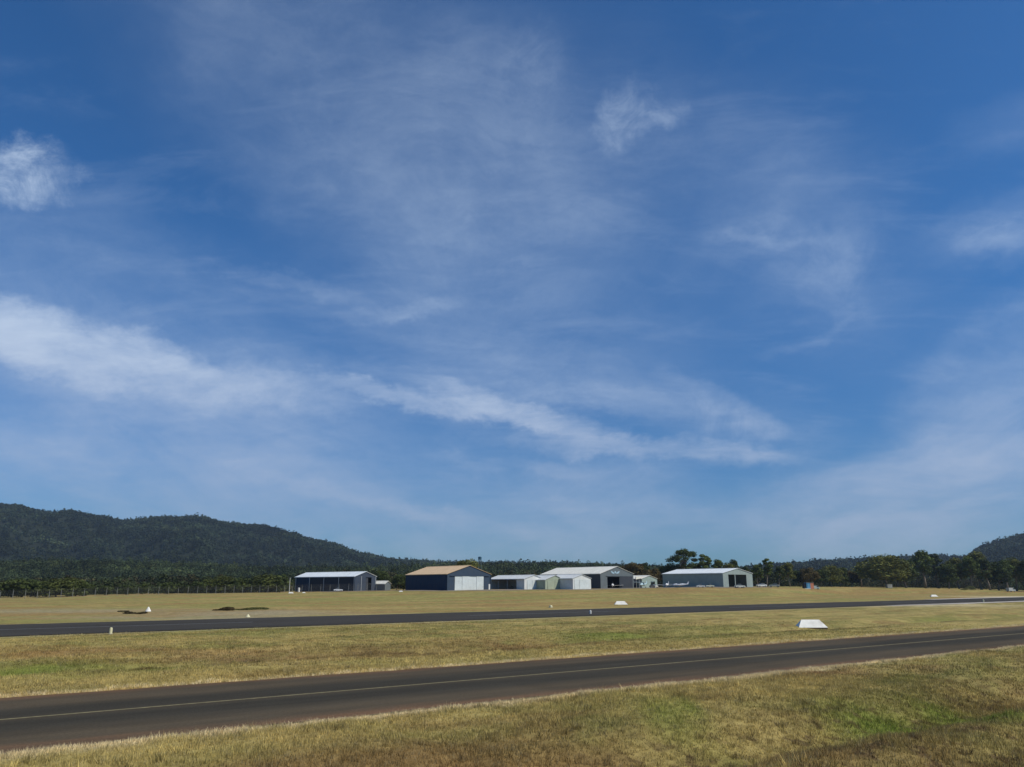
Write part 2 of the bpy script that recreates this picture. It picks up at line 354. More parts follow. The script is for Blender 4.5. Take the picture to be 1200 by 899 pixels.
def twcol(T, S):
    d = np.abs(S-.5)*2; n = fbm(T/25, S*5, 81, 3); w = fbm(T/6, S*22, 83, 4)
    dark = np.array([.047,.042,.031]); mid = np.array([.092,.072,.046]); red = np.array([.145,.085,.048])
    k = ss(.32, .60, d+(n-.5)*.25)*.9-(ss(.60, .72, d)*(1-ss(.78, .9, d)))*.12; c = dark+(mid-dark)*k[:, None]
    c = c+(mid*.9-c)*((1-ss(.0, .12, d))*.55)[:, None]
    k2 = ss(.76, 1.0, d+(w-.5)*.36)*.9; c = c+(red-c)*k2[:, None]
    pt = vn(np.floor(T/17+vn(np.floor(S*3), S*0, 5)*3), np.floor(S*3), 66); c = c*(1+.16*(pt-.5))[:, None]
    f = fbm(T/1.3, S*30, 85, 3); return c*(.66+.42*w+.26*f)[:, None]
def rwcol(T, S):
    n = fbm(T/30, S*6, 91, 3); w = fbm(T/8, S*20, 93, 3); c = np.array([.040,.037,.031])+np.array([.02,.018,.016])*n[:, None]
    return c*(.85+.3*w)[:, None]
masp = mat('asphalt', (0,0,0), rough=.95, spec=.08, attr='Col', var=.30, vscale=11, bump=.35, bscale=60)
tw = strip('taxiway', masp, -60, 900, TW0, TW1, .004, step=.5, cols=40, colf=twcol, wob=.35); tag(tw, 'near dark asphalt taxiway with dusty reddish edges', 'taxiway', kind='structure')
rw = strip('runway', masp, -150, 1500, 0, RW, .004, step=1.5, cols=30, pf=lambda T: 77.7+.062*(T-13), colf=rwcol, wob=.3); tag(rw, 'far dark runway strip beyond the mown grass', 'runway', kind='structure')
gcl = lambda T, S: np.tile([.42,.38,.32], (len(T), 1))*(.75+.5*fbm(T/5, S*4, 55, 3))[:, None]
mgv = mat('pale_gravel', (0,0,0), rough=.95, spec=.1, attr='Col', var=.2, vscale=3)
gs = strip('gravel_shoulder', mgv, 158, 900, -4.6, -.3, .0, step=2, cols=8, pf=lambda T: 77.7+.062*(T-13)+(1-ss(158, 190, T))*2.2, colf=gcl, wob=.8); tag(gs, 'pale gravel shoulder on the near side of the far runway, right', 'shoulder', kind='structure')
gs2 = strip('gravel_shoulder', mgv, 236, 900, RW+.3, RW+6.0, .0, step=2, cols=8, pf=lambda T: 77.7+.062*(T-13)-(1-ss(236, 280, T))*2.2, colf=gcl, wob=.8); tag(gs2, 'pale gravel shoulder on the far side of the runway, far right', 'shoulder', kind='structure')
my = mat('yellow_paint', (.20,.172,.085), rough=.8, var=.55, vscale=4)
ln = strip('taxiway_centre_line', my, -60, 600, TWC-.085, TWC+.085, .012, step=2, cols=2); tag(ln, 'faded yellow centre line along the near taxiway', 'road marking', kind='structure')
mw = mat('white_marking', (.20,.20,.20), rough=.7, var=.3, vscale=3)
T0 = -120; segs = []
bm = bmesh.new()
while T0 < 700:
    for (ta, tb) in ((T0, T0+30),):
        q = [XY(tt, 77.7+.062*(tt-13)+RW/2+w_) for tt, w_ in ((ta,-.15),(tb,-.15),(tb,.15),(ta,.15))]
        bm.faces.new([bm.verts.new((x, y, .012)) for x, y in q])
    T0 += 60
ln2 = bmobj('runway_centre_line', bm, mw); tag(ln2, 'thin white dashed centre line on the far runway', 'road marking', kind='structure')

# ------------------------------------------------------------------ grass tufts
mt = mat('grass_blades', (0,0,0), rough=.85, spec=.15, attr='Col', var=.1, trans=.25)
def tufts(name, X, Y, hmin, hmax, wid, nb, spread, colf=None, lean=.5, bright=1.38):
    n = len(X); Z = height(X, Y); c = gcol(X, Y) if colf is None else colf(X, Y)
    c = c*RS.uniform(.62, 1.42, (n, 1))*bright
    dry = RS.rand(n, 1) < .16; c = np.where(dry, c*.5+C_PALE*.45, c)
    hh = RS.uniform(hmin, hmax, n)*(.6+.8*fbm(X/1.3, Y/1.3, 15, 2))
    X = np.repeat(X, nb)+RS.normal(0, spread, n*nb); Y = np.repeat(Y, nb)+RS.normal(0, spread, n*nb); Z = np.repeat(Z, nb)-.01
    hh = np.repeat(hh, nb)*RS.uniform(.6, 1.2, n*nb); m = n*nb; a = RS.uniform(0, 2*pi, m); b = RS.uniform(0, 2*pi, m); l = RS.uniform(.1, lean, m)*hh
    w = wid*RS.uniform(.6, 1.3, m)/2
    v = np.empty((m, 3, 3)); v[:, 0] = np.stack([X-np.cos(a)*w, Y-np.sin(a)*w, Z], 1); v[:, 1] = np.stack([X+np.cos(a)*w, Y+np.sin(a)*w, Z], 1)
    v[:, 2] = np.stack([X+np.cos(b)*l, Y+np.sin(b)*l, Z+hh], 1)
    cc = np.repeat(np.repeat(c, nb, 0)*RS.uniform(.85, 1.15, (m, 1)), 3, 0)
    return npmesh(name, v.reshape(-1, 3), np.arange(m*3).reshape(-1, 3), mt, col=cc)
def sample(n, d0, d1, amax=37):
    r = np.sqrt(RS.uniform(d0*d0, d1*d1, n)); a = np.radians(RS.uniform(-amax, amax, n)); X = r*np.sin(a); Y = r*np.cos(a); return X, Y
def mask(X, Y, e=.0):
    t, p = TP(X, Y); q = RQ(t, p); jit = (fbm(t/.9, p*0, 71, 3)-.5)*.5
    return ~(((p > TW0-e+jit) & (p < TW1+e+jit)) | ((q > -.5) & (q < RW+.5)))
GA = []
X, Y = sample(150000, 14, 42, 42); k = mask(X, Y); t, p = TP(X, Y); k &= (p < TW0+1) | (RS.rand(len(X)) < .5)
g1 = tufts('near_grass', X[k], Y[k], .05, .15, .016, 6, .05); tag(g1, 'rough dry and green grass on the verge in front of the taxiway', 'grass', kind='stuff')
X, Y = sample(230000, 36, 108, 40); k = mask(X, Y); k &= (RS.rand(len(X)) < np.clip(55/np.hypot(X, Y), 0, 1)*(1-ss(60, 108, np.hypot(X, Y))))
g2 = tufts('field_grass', X[k], Y[k], .05, .14, .035, 5, .12); tag(g2, 'mown yellow green grass strip between taxiway and runway', 'grass', kind='stuff')
X, Y = sample(9000, 14, 60, 42); k = mask(X, Y, .3); k &= fbm(X/2.2, Y/2.2, 23, 3) > .47
tc_ = lambda X, Y: gcol(X, Y)*np.where(RS.rand(len(X), 1) < .45, .62, 1.25)
g4 = tufts('tussocks', X[k], Y[k], .12, .26, .02, 16, .09, colf=tc_, lean=.9); tag(g4, 'coarser tussocks scattered through the near grass', 'grass', kind='stuff')
# dry straw-pale fringe hanging over both taxiway edges
n = 26000; t = RS.uniform(-25, 140, n); side = RS.rand(n) < .62; jit = (fbm(t/1.9, t*0+3, 75, 3)-.5)*.8
p = np.where(side, TW0-.12+jit*.6-np.abs(RS.normal(0, .22, n)), TW1+.15+jit+np.abs(RS.normal(0, .25, n))); X, Y = XY(t, p)
pale = lambda X, Y: np.tile(C_PALE*1.12, (len(X), 1))*(.75+.5*fbm(X/1.1, Y/1.1, 19, 2))[:, None]
g3 = tufts('dry_grass_fringe', X, Y, .06, .17, .02, 5, .05, colf=pale, lean=1.0, bright=1.5); tag(g3, 'straw pale dry grass fringe along the taxiway edges', 'grass', kind='stuff')

# ------------------------------------------------------------------ hills
HA0 = ([-700,-300,-100,0,40,80,140,160,185,210,235,260,300,340,380,420,460,520,600,700,800,900,1000],
      [612,596,588,593,600,604,610,608,606,606,609,613,618,628,637,648,655,659,660,662,666,674,690])
HA = (HA0[0], [y+5 for y in HA0[1]])
HB = ([-700,-200,0,60,120,200,300,400,500,600,740,860,960,1100,1300,1700],[655,657,661,659,659,662,666,667,664,662,665,668,672,675,670,668])
HC = ([760,860,900,940,1000,1040,1080,1110,1140,1150,1170,1200,1260,1400,1800],[688,668,664,662,657,656,653,654,653,645,638,631,618,600,590])
HB = (HB[0], [y+8 for y in HB[1]]); HC = (HC[0], [y+4.5 for y in HC[1]])
def hill(D, tab, X, Y, s0=.55, back=1.35, seed=0):
    u = X/Y*930.5+600; yr = np.interp(u, tab[0], tab[1]); zr = H0+np.interp(yr, [560, 686], [slope(560), slope(686)])*D
    r = Y/D; prof = np.where(r < 1, ss(s0, 1.0, r)**.85, 1-ss(1, back, r)); rg = 1-np.abs(2*fbm(u/95+r*1.5, r*1.6, seed, 4)-1); n = (rg-.78)*.45*np.sin(np.clip((r-s0)/(1-s0), 0, 1)*pi)
    return zr*np.clip(prof+n, 0, 2)
HILLS = {}
def mkhill(name, D, tab, seed, m, label, s0=.55, back=1.35, nu=140, nY=60):
    us = np.linspace(tab[0][0], tab[0][-1], nu); ys = np.linspace(D*s0*.98, D*back, nY); U, Yy = np.meshgrid(us, ys); Xx = (U-600)/930.5*Yy
    f = lambda X, Y: hill(D, tab, X, Y, s0, back, seed)
    Z = np.maximum(f(Xx.ravel(), Yy.ravel()), 0)-1.0+2.0*ss(0, .1, np.minimum((Yy.ravel()/D-s0)/.5, (back-Yy.ravel()/D)/.5))
    ii, jj = np.meshgrid(np.arange(nY-1), np.arange(nu-1), indexing='ij'); a = (ii*nu+jj).ravel()
    o = npmesh(name, np.stack([Xx.ravel(), Yy.ravel(), Z], 1), np.stack([a, a+1, a+nu+1, a+nu], 1), m, smooth=True)
    tag(o, label, 'hill', kind='structure'); HILLS[name] = (D, tab, f, s0, back)
mh = mat('forest_floor', (.022,.027,.016), rough=.95, spec=.05, var=.4, vscale=.02, bump=1, bscale=.2)
mkhill('hill', 2200, HA, 101, mh, 'long dark wooded hill rising at the left of the airfield')
mkhill('foothill', 850, HB, 111, mh, 'low green wooded rise in front of the dark hill', s0=.72, back=1.3)
mkhill('distant_hill', 1750, HC, 121, mh, 'blue grey wooded hill at the far right edge')

mleaf = mat('forest_leaves', (0,0,0), rough=.9, spec=.1, attr='Col', var=.15, trans=.12)
def clumps(name, X, Y, Z, ht, cr, nq, size, cols, label, lo=.25, trunk=True):
    """many simple crowns: quads scattered through each crown's volume"""
    n = len(X); m = n*nq; a = RS.uniform(0, 2*pi, m); r = RS.uniform(0, 1, m)**.45; h = RS.uniform(0, 1, m)
    prof = (1-h**2.4)**.5*(.75+.25*np.minimum(1, h*4))
    cx = np.repeat(X, nq); cy = np.repeat(Y, nq); cz = np.repeat(Z, nq); CH = np.repeat(ht, nq); CR = np.repeat(cr, nq)
    lob = 1+.32*np.sin(a*3+np.repeat(RS.uniform(0, 6, n), nq))*np.sin(h*5+np.repeat(RS.uniform(0, 6, n), nq))
    px = cx+np.cos(a)*r*prof*CR*lob; py = cy+np.sin(a)*r*prof*CR*lob; pz = cz+CH*(lo+(1-lo)*h)
    nv = np.stack([np.cos(a)*r, np.sin(a)*r, (h-.35)*1.2], 1)+RS.normal(0, .55, (m, 3)); nv /= np.linalg.norm(nv, axis=1)[:, None]
    up = np.where(np.abs(nv[:, 2:3]) > .9, [[1., 0, 0]], [[0., 0, 1]]); e1 = np.cross(nv, up); e1 /= np.linalg.norm(e1, axis=1)[:, None]; e2 = np.cross(nv, e1)
    s = size*RS.uniform(.55, 1.25, (m, 1)); s2 = s*RS.uniform(.55, 1, (m, 1)); c0 = np.stack([px, py, pz], 1)
    v = np.stack([c0-e1*s-e2*s2*.4, c0+e1*s*.3-e2*s2, c0+e1*s+e2*s2*.5, c0-e1*s*.2+e2*s2], 1).reshape(-1, 3)
    cc = np.repeat(np.repeat(cols, nq, 0)*RS.uniform(.75, 1.25, (m, 1)), 4, 0)
    o = npmesh(name, v, np.arange(m*4).reshape(-1, 4), mleaf, col=cc); return tag(o, label, 'forest', kind='stuff')
LO = .06
def forest(hn, n, ht, cr, nq, size, u0, u1, r0, r1, base, label, name):
    D, tab, f, s0, back = HILLS[hn]; u = RS.uniform(u0, u1, n); Y = D*np.sqrt(RS.uniform(r0*r0, r1*r1, n)); k = int(n*.12)
    Y[:k] = D*RS.uniform(.97, 1.02, k)
    X = (u-600)/930.5*Y; Z = f(X, Y)+.5; ok = Z > -3; X, Y, Z = X[ok], Y[ok], np.maximum(Z[ok], 0); n = len(X)
    v = fbm(X/(D*.05), Y/(D*.03), 131, 3); h = RS.uniform(ht*.65, ht*1.2, n); tall = (RS.rand(n) < .07)|((RS.rand(n) < .25)&(np.arange(n) < k)); h = np.where(tall, h*1.4, h)*(.8+.45*fbm(X/(D*.02), Y/(D*.02), 134, 2))
    lv = fbm(X/(D*.018), Y/(D*.014), 133, 3); v2 = ((.60+.8*ss(.3, .7, lv))*(.65+.7*ss(.35, .65, fbm(X/(D*.09), Y/(D*.05), 137, 3))))[:, None]
    base = np.array(base); warm = np.array([1.35, 1.15, .8]); c = base*(1+(warm-1)*(ss(.4, .75, v)*RS.rand(n))[:, None])*RS.uniform(.7, 1.35, (n, 1))*v2
    return clumps(name, X, Y, Z, h, RS.uniform(cr*.7, cr*1.25, n)*np.where(tall, 1.05, 1), nq, size, c, label, lo=LO)
forest('hill', 21000, 9.5, 5.5, 24, 1.9, -120, 900, .57, 1.05, (.029,.041,.021), 'dense dark eucalypt forest covering the long left hill', 'hill_forest')
forest('foothill', 7500, 7.6, 4.4, 84, .62, -120, 1250, .74, 1.03, (.044,.060,.026), 'mid green scrubby forest on the low rise below the hill', 'foothill_forest')
forest('distant_hill', 7000, 9, 5.5, 24, 1.8, 850, 1420, .6, 1.05, (.026,.037,.025), 'blue green forest on the far right hill', 'distant_forest')
n = 3300; u = RS.uniform(-150, 1350, n); Y = np.interp(u, [320,350,470,560,1000], [292,372,372,390,440])+RS.uniform(0, 1, n)**1.5*270; X = (u-600)/930.5*Y; k = ~((u > 1000) & (Y < 480)); X, Y, u = X[k], Y[k], u[k]; n = len(X)
v = fbm(X/35, Y/35, 141, 3); cw = np.where((RS.rand(n)*.6+v*.6 > .72)[:, None], [[.062,.058,.030]], [[.040,.052,.022]])*RS.uniform(.7, 1.3, (n, 1))
hh = RS.uniform(4.5, 8.2, n)*(.65+.7*v)*np.interp(u, [0, 330, 400, 1350], [.75, .8, 1.05, 1.05])
clumps('wood', X, Y, height(X, Y), hh, RS.uniform(2.6, 4.6, n), 170, .42, cw*np.interp(u, [330, 420], [.75, 1])[:,None]*(.6+.8*ss(.3,.7,fbm(X/16,Y/16,147,2)))[:,None], 'belt of dull green and brown woodland behind the hangars', lo=.0)

# ------------------------------------------------------------------ trees that stand as individuals
mbark = mat('bark', (.20,.165,.13), rough=.9, spec=.1, var=.3, vscale=1.2, bump=.5)
mbarkd = mat('dark_bark', (.07,.055,.045), rough=.9, spec=.1, var=.3, vscale=1.2, bump=.5)
def tree_proto(seed, h, w, leafcol, kind='round', nclump=22, per=170, leaf=.30, bark=None):
    rs = np.random.RandomState(seed); root = empty('tree', (0, 0, 0)); bm = bmesh.new(); tips = []
    th = h*{'round': .28, 'tall': .42, 'umbrella': .40, 'bush': .08}[kind]; lean = rs.uniform(-.06, .06, 2)*h
    tr = [(0, 0, -.3), (lean[0]*.4, lean[1]*.4, th*.5), (lean[0], lean[1], th), (lean[0]*1.4, lean[1]*1.3, h*.72)]
    r0 = h*.022+.05; tube(bm, tr, [r0*1.25, r0, r0*.8, r0*.25], 8)
    for i in range(nclump):
        a = i*2.399+rs.uniform(-.4, .4); f = (i+.5)/nclump
        if kind == 'umbrella': z = h*(.42+.54*f+rs.uniform(-.04,.04)); rr = w*.5*rs.uniform(.15, .95)*(1.0-.5*max(0, z/h-.75)/.25)
        elif kind == 'tall': z = h*(.40+.56*f); rr = w*.5*math.sin(min(1, .25+f*.85)*pi*.95)**.6*rs.uniform(.25, .95)
        elif kind == 'bush': z = h*(.14+.72*f); rr = w*.5*math.cos(f*1.35)**.5*rs.uniform(.2, .9)
        else: z = h*(.30+.58*f); rr = w*.5*math.sin((.30+.62*f)*pi)**.5*rs.uniform(.25, .92)
        tip = Vector((lean[0]*1.2+math.cos(a)*rr, lean[1]*1.2+math.sin(a)*rr, z)); tips.append(tip)
        st = Vector(tr[2]).lerp(Vector(tr[3]), min(1, max(0, (z-th*1.1)/(h*.8)))) if z > th else Vector(tr[1])
        md = st.lerp(tip, .5)+Vector((0, 0, -.04*h)); tube(bm, [st, md, tip], [r0*.42, r0*.26, r0*.08], 5)
    bmobj('trunk', bm, bark or mbark, root, smooth=True)
    V = []; C = []
    for tip in tips:
        cr = w*{'round': .20, 'tall': .19, 'umbrella': .135, 'bush': .22}[kind]*rs.uniform(.7, 1.3); cz = cr*(.55 if kind == 'umbrella' else .62); m = per
        d_ = rs.normal(0, 1, (m, 3)); d_ /= np.linalg.norm(d_, axis=1)[:, None]; rad_ = rs.uniform(.25, 1, (m, 1))**.5; pos = d_*rad_*np.array([cr, cr, cz])+np.array(tip)
        nv = d_*.8+rs.normal(0, .6, (m, 3)); nv[:, 2] += .25; nv /= np.linalg.norm(nv, axis=1)[:, None]
        up = np.where(np.abs(nv[:, 2:3]) > .9, [[1., 0, 0]], [[0., 0, 1]]); e1 = np.cross(nv, up); e1 /= np.linalg.norm(e1, axis=1)[:, None]; e2 = np.cross(nv, e1)
        s = leaf*rs.uniform(.5, 1.3, (m, 1)); V.append(np.stack([pos-e1*s, pos-e2*s*.6, pos+e1*s, pos+e2*s*.6], 1).reshape(-1, 3))
        C.append(np.repeat(np.array(leafcol)*rs.uniform(.7, 1.35)*rs.uniform(.8, 1.2, (m, 1)), 4, 0))
    V = np.concatenate(V); C = np.concatenate(C); V[:, 2] = np.maximum(V[:, 2], .05)
    npmesh('crown', V, np.arange(len(V)).reshape(-1, 4), mleaf, root, col=C)
    return root
G_DK = (.056,.072,.022); G_OL = (.130,.135,.036); G_GR = (.098,.125,.034); G_BR = (.095,.074,.030)
PR = {'mango': tree_proto(1, 10, 11, G_OL, 'round', 30, 190, .32), 'mango2': tree_proto(2, 10, 9, G_DK, 'round', 26, 190, .30),
      'gum': tree_proto(3, 13, 7.5, G_GR, 'tall', 24, 170, .30), 'gum2': tree_proto(4, 13, 6.5, G_DK, 'tall', 20, 170, .30), 'gum3': tree_proto(5, 12, 8, G_OL, 'tall', 22, 170, .30),
      'umb': tree_proto(17, 16, 13, G_DK, 'umbrella', 30, 210, .30), 'umb2': tree_proto(7, 12, 8, G_GR, 'umbrella', 15, 200, .3),
      'brown': tree_proto(8, 9, 9, G_BR, 'round', 24, 180, .3), 'shrub': tree_proto(9, 4.2, 4.8, G_DK, 'bush', 16, 150, .2, mbarkd), 'shrub2': tree_proto(10, 4.2, 5.4, (.072,.084,.024), 'bush', 16, 150, .2, mbarkd)}
PH = dict(mango=10, mango2=10, gum=13, gum2=13, gum3=12, umb=16, umb2=12, brown=9, shrub=4.2, shrub2=4.2)
used = set()
ORD = ['first','second','third','fourth','fifth','sixth','seventh','eighth','ninth','tenth','eleventh','twelfth','thirteenth','fourteenth','fifteenth','sixteenth','seventeenth','eighteenth','nineteenth','twentieth',
       'twenty-first','twenty-second','twenty-third','twenty-fourth','twenty-fifth','twenty-sixth','twenty-seventh','twenty-eighth','twenty-ninth','thirtieth','thirty-first','thirty-second','thirty-third','thirty-fourth']
def place_tree(kind, px, Y, ytop, name, label, cat='tree', group=None, wk=1.0, rz=None):
    X = atd(px, Y); z = hz(X, Y); top = H0+slope(ytop)*Y; s = (top-z)/PH[kind]
    o = PR[kind] if kind not in used else copytree(PR[kind]); used.add(kind)
    o.name = name; o.location = (X, Y, z); o.scale = (s*wk, s*wk, s); o.rotation_euler = (0, 0, random.uniform(0, 6.28) if rz is None else rz)
    for c in o.children:
        if c.name.split('.')[0] == 'trunk': pass
    return tag(o, label, cat, group)
# right-hand row
rrow = [(1010,425,664,'gum3',.9),(1040,405,652,'mango',1.25),(1062,412,656,'mango2',1.05),(1085,420,648,'gum',1.1),(1100,424,652,'gum2',1.1),(1112,418,662,'mango2',.9),(1124,425,657,'gum3',1.0),
        (1139,420,655,'gum',1.0),(1150,426,650,'gum3',1.0),(1160,418,658,'gum2',1.1),(1170,424,660,'mango2',.9),(1181,418,659,'gum',1.05),(1191,425,657,'gum3',1.0),(1202,420,659,'gum2',1.1),(1216,424,656,'mango',.9),(1232,428,655,'gum',1.1),(1256,430,652,'gum3',1.2)]
look = {'mango': 'broad olive green round-crowned tree', 'mango2': 'dark dense round-crowned tree', 'gum': 'tall green gum tree', 'gum2': 'narrow dark gum tree', 'gum3': 'tall olive gum tree', 'umb': 'spreading layered gum tree', 'umb2': 'sparse flat-topped gum tree', 'brown': 'brownish bushy tree', 'shrub': 'dark rounded shrub', 'shrub2': 'yellowish green rounded shrub'}
for i, (px, Y, yt, k_, wk) in enumerate(rrow):
    yt -= 2.5; wk *= 1.06
    place_tree(k_, px, Y, yt, {'mango': 'broad_tree', 'mango2': 'broad_tree'}.get(k_, 'gum_tree'), f'{look[k_]}, {ORD[i]} from the left in the tree row at right', group='row of trees at the right edge of the airfield', wk=wk)
# lower fill behind the right row
mid = [(888,360,662,'gum'),(899,352,655,'umb2'),(913,362,664,'gum2'),(926,372,660,'gum3'),(938,378,668,'mango2'),(950,372,664,'brown'),(962,392,667,'mango2'),(975,400,662,'mango'),(985,410,664,'mango2'),(998,418,668,'brown'),(873,356,664,'gum2')]
mid.sort()
for i, (px, Y, yt, k_) in enumerate(mid):
    place_tree(k_, px, Y, yt, 'bush_tree', f'{look[k_]}, {ORD[i]} from the left between the last hangar and right row', group='scattered trees right of the last hangar')
hb = [(735,345,661,'brown'),(745,342,658,'brown'),(757,346,660,'gum2'),(768,345,665,'brown'),(782,350,661,'mango2'),(804,346,643,'umb'),(818,350,660,'gum2'),(830,346,650,'umb2'),(843,350,656,'gum'),(855,348,660,'gum3'),(864,350,656,'gum2')]
for i, (px, Y, yt, k_) in enumerate(hb):
    lb = 'tall spreading gum tree with layered crown, highest tree above the hangars' if px == 804 else f'{look[k_]}, {ORD[i]} from the left in the row behind the grey hangars'
    place_tree(k_, px, Y, yt, 'hangar_tree' if px != 804 else 'tall_gum_tree', lb, group=None if px == 804 else 'trees rising behind the grey hangars', wk=1.05)
lrow = [(-8,262,683),(3,258,682),(16,256,680),(29,258,679),(42,256,681),(55,258,680),(66,254,677),(78,256,677),(90,258,680),(101,262,684),(124,268,684),(150,275,686),(170,278,685),(196,282,684),(214,284,682),(231,286,679),(246,288,678),(262,286,675),(280,290,678),(297,290,676),(313,292,674),(328,294,674)]
for i, (px, Y, yt) in enumerate(lrow):
    k_ = 'shrub2' if i in (0, 6, 7, 16, 17, 20) else 'shrub'
    px += random.uniform(-3, 3); Y += random.uniform(-2, 9); yt += random.uniform(-2.5, 2)
    place_tree(k_, px, Y, yt, 'shrub', f'{look[k_]}, {ORD[i]} from the left behind the fence', cat='shrub', group='shrubs behind the left fence', wk=random.uniform(1.1, 1.7))
for px, Y, yt, k_, lb in ((465,306,673,'mango2','dark rounded tree behind the right end of the small grey shed'), (449,318,668,'mango2','dark bushy tree squeezed between the open shed and blue hangar'), (473,312,671,'shrub','small dark shrub against the left end of the blue hangar'), (588,330,672,'mango2','dark tree seen through the open bay beside the blue hangar'), (546,345,655,'mango','olive tree showing above the blue hangar roof ridge')):
    place_tree(k_, px, Y, yt, 'bush_tree', lb)
for k_ in PR:
    assert k_ in used, k_

# water tower poking above the trees behind the blue hangar
X = atd(562, 380); zt = hz(X, 380); tp_ = H0+slope(652.3)*380
o = empty('water_tower', (X, 380, zt)); tag(o, 'slim water tower with small blue tank above the trees', 'water tower')
bm = bmesh.new(); tube(bm, [(0,0,tp_-zt-1.5), (0,0,tp_-zt-.15), (0,0,tp_-zt)], [.85,.85,.2], 14); bmobj('tank', bm, mat('tank_blue', (.03,.09,.14), rough=.5), o)
bm = bmesh.new()
for sx, sy in ((-.6,-.6),(.6,-.6),(.6,.6),(-.6,.6)): tube(bm, [(sx*1.6, sy*1.6, 0), (sx, sy, tp_-zt-1.5)], .09, 6)
for z_ in (3, 6, 9):
    if z_ < tp_-zt-1.6:
        f_ = 1.6-.6*z_/(tp_-zt-1.5)
        for a_, b_ in (((-.6,-.6),(.6,-.6)),((.6,-.6),(.6,.6)),((.6,.6),(-.6,.6)),((-.6,.6),(-.6,-.6))): tube(bm, [(a_[0]*f_, a_[1]*f_, z_), (b_[0]*f_, b_[1]*f_, z_)], .05, 5)
bmobj('tower_frame', bm, mat('tower_steel', (.12,.17,.17), rough=.6), o)

# ------------------------------------------------------------------ hangars
ROT = math.atan2(math.cos(RA), math.sin(RA))       # front walls run along the runway heading
def corner(px, Y): X = atd(px, Y); return (X, Y, hz(X, Y))
def hangar(name, label, px, Y, Wd, Ln, he, hr, wall, roof, front=None, opening=None, rot=ROT, side_cut=None, over=.25, trim=None, slab=True):
    c = corner(px, Y); o = empty(name, (c[0], c[1], c[2]), rot); tag(o, label, 'hangar' if Wd > 10 or 'hangar' in label else 'shed')
    wt = .14; fr = front or wall
    pts = [(0,0,-.6)]
    if opening:
        x0, x1, oh = opening; pts += [(x0,0,-.6),(x0,0,oh),(x1,0,oh),(x1,0,-.6)]
    pts += [(Wd,0,-.6),(Wd,0,he),(Wd/2,0,hr),(0,0,he)]
    bm = bmesh.new(); prism(bm, pts, (0, wt, 0)); bmobj('front_wall', bm, fr, o)
    bm = bmesh.new(); prism(bm, [(0,Ln-wt,-.6),(Wd,Ln-wt,-.6),(Wd,Ln-wt,he),(Wd/2,Ln-wt,hr),(0,Ln-wt,he)], (0, wt, 0)); bmobj('rear_wall', bm, wall, o)
    bm = bmesh.new(); box(bm, Wd-wt, Wd, wt+.003, Ln-wt-.003, -.6, he-.02); bmobj('side_wall', bm, wall, o)
    if side_cut is None:
        bm = bmesh.new(); box(bm, 0, wt, wt+.003, Ln-wt-.003, -.6, he-.02); bmobj('side_wall', bm, wall, o)
    # roof: two corrugated slopes with eaves and a ridge cap
    sl = (hr-he)/(Wd/2)
    for sgn in (0, 1):
        bm = bmesh.new(); x_e = -over if sgn == 0 else Wd+over; ze = he-sl*over+.04; xm = Wd/2; th_ = .09
        prism(bm, [(x_e, -over, ze), (xm, -over, hr+.04), (xm, -over, hr+.04+th_), (x_e, -over, ze+th_)], (0, Ln+2*over, 0)); bmobj('roof', bm, roof, o)
    bm = bmesh.new(); prism(bm, [(Wd/2-.35, -over-.02, hr+.135-sl*.35), (Wd/2, -over-.02, hr+.135), (Wd/2+.35, -over-.02, hr+.135-sl*.35), (Wd/2+.35, -over-.02, hr+.18-sl*.35), (Wd/2, -over-.02, hr+.19), (Wd/2-.35, -over-.02, hr+.18-sl*.35)], (0, Ln+2*over+.04, 0)); bmobj('ridge_cap', bm, trim or roof, o)
    bm = bmesh.new(); box(bm, -over-.14, -over-.005, -over, Ln+over, he-sl*over-.10, he-sl*over+.10); bmobj('gutter', bm, trim or roof, o)
    if slab:
        bm = bmesh.new(); box(bm, wt+.01, Wd-wt-.01, .01, Ln-wt-.01, -.5, .06); bmobj('floor_slab', bm, mat('concrete', (.27,.26,.24), var=.2), o)
    return o
def ribm(name, col, **k): return mat(name, col, rough=.6, spec=.15, ribs=2.6, ribaxis=0, var=.13, vscale=.5, dirt=.10, **k)
M_slate = ribm('slate_cladding', (.048,.064,.092)); M_zinc = ribm('zinc_roofing', (.76,.80,.80)); M_shadeblue = ribm('shade_blue_cladding', (.010,.029,.066)); M_steelblue = ribm('steel_blue_cladding', (.042,.066,.10))
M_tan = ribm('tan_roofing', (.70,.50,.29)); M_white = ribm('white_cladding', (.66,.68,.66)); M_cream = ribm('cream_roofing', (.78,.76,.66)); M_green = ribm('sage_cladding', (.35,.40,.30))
M_grey = ribm('grey_cladding', (.13,.155,.165)); M_pale = ribm('pale_grey_cladding', (.27,.325,.31)); M_teal = ribm('pale_green_cladding', (.30,.38,.35)); M_dark = mat('dark_panel', (.011,.015,.028), rough=.6, var=.2); M_darkgrey = ribm('dark_grey_cladding', (.05,.057,.07))
M_post = mat('galvanised_steel', (.42,.44,.45), rough=.5, metal=.3); M_door = ribm('white_door_panel', (.60,.66,.66))
def barpart(o, name, m, *bx, bevel=0):
    bm = bmesh.new(); box(bm, *bx); return bmobj(name, bm, m, o, bevel=bevel)

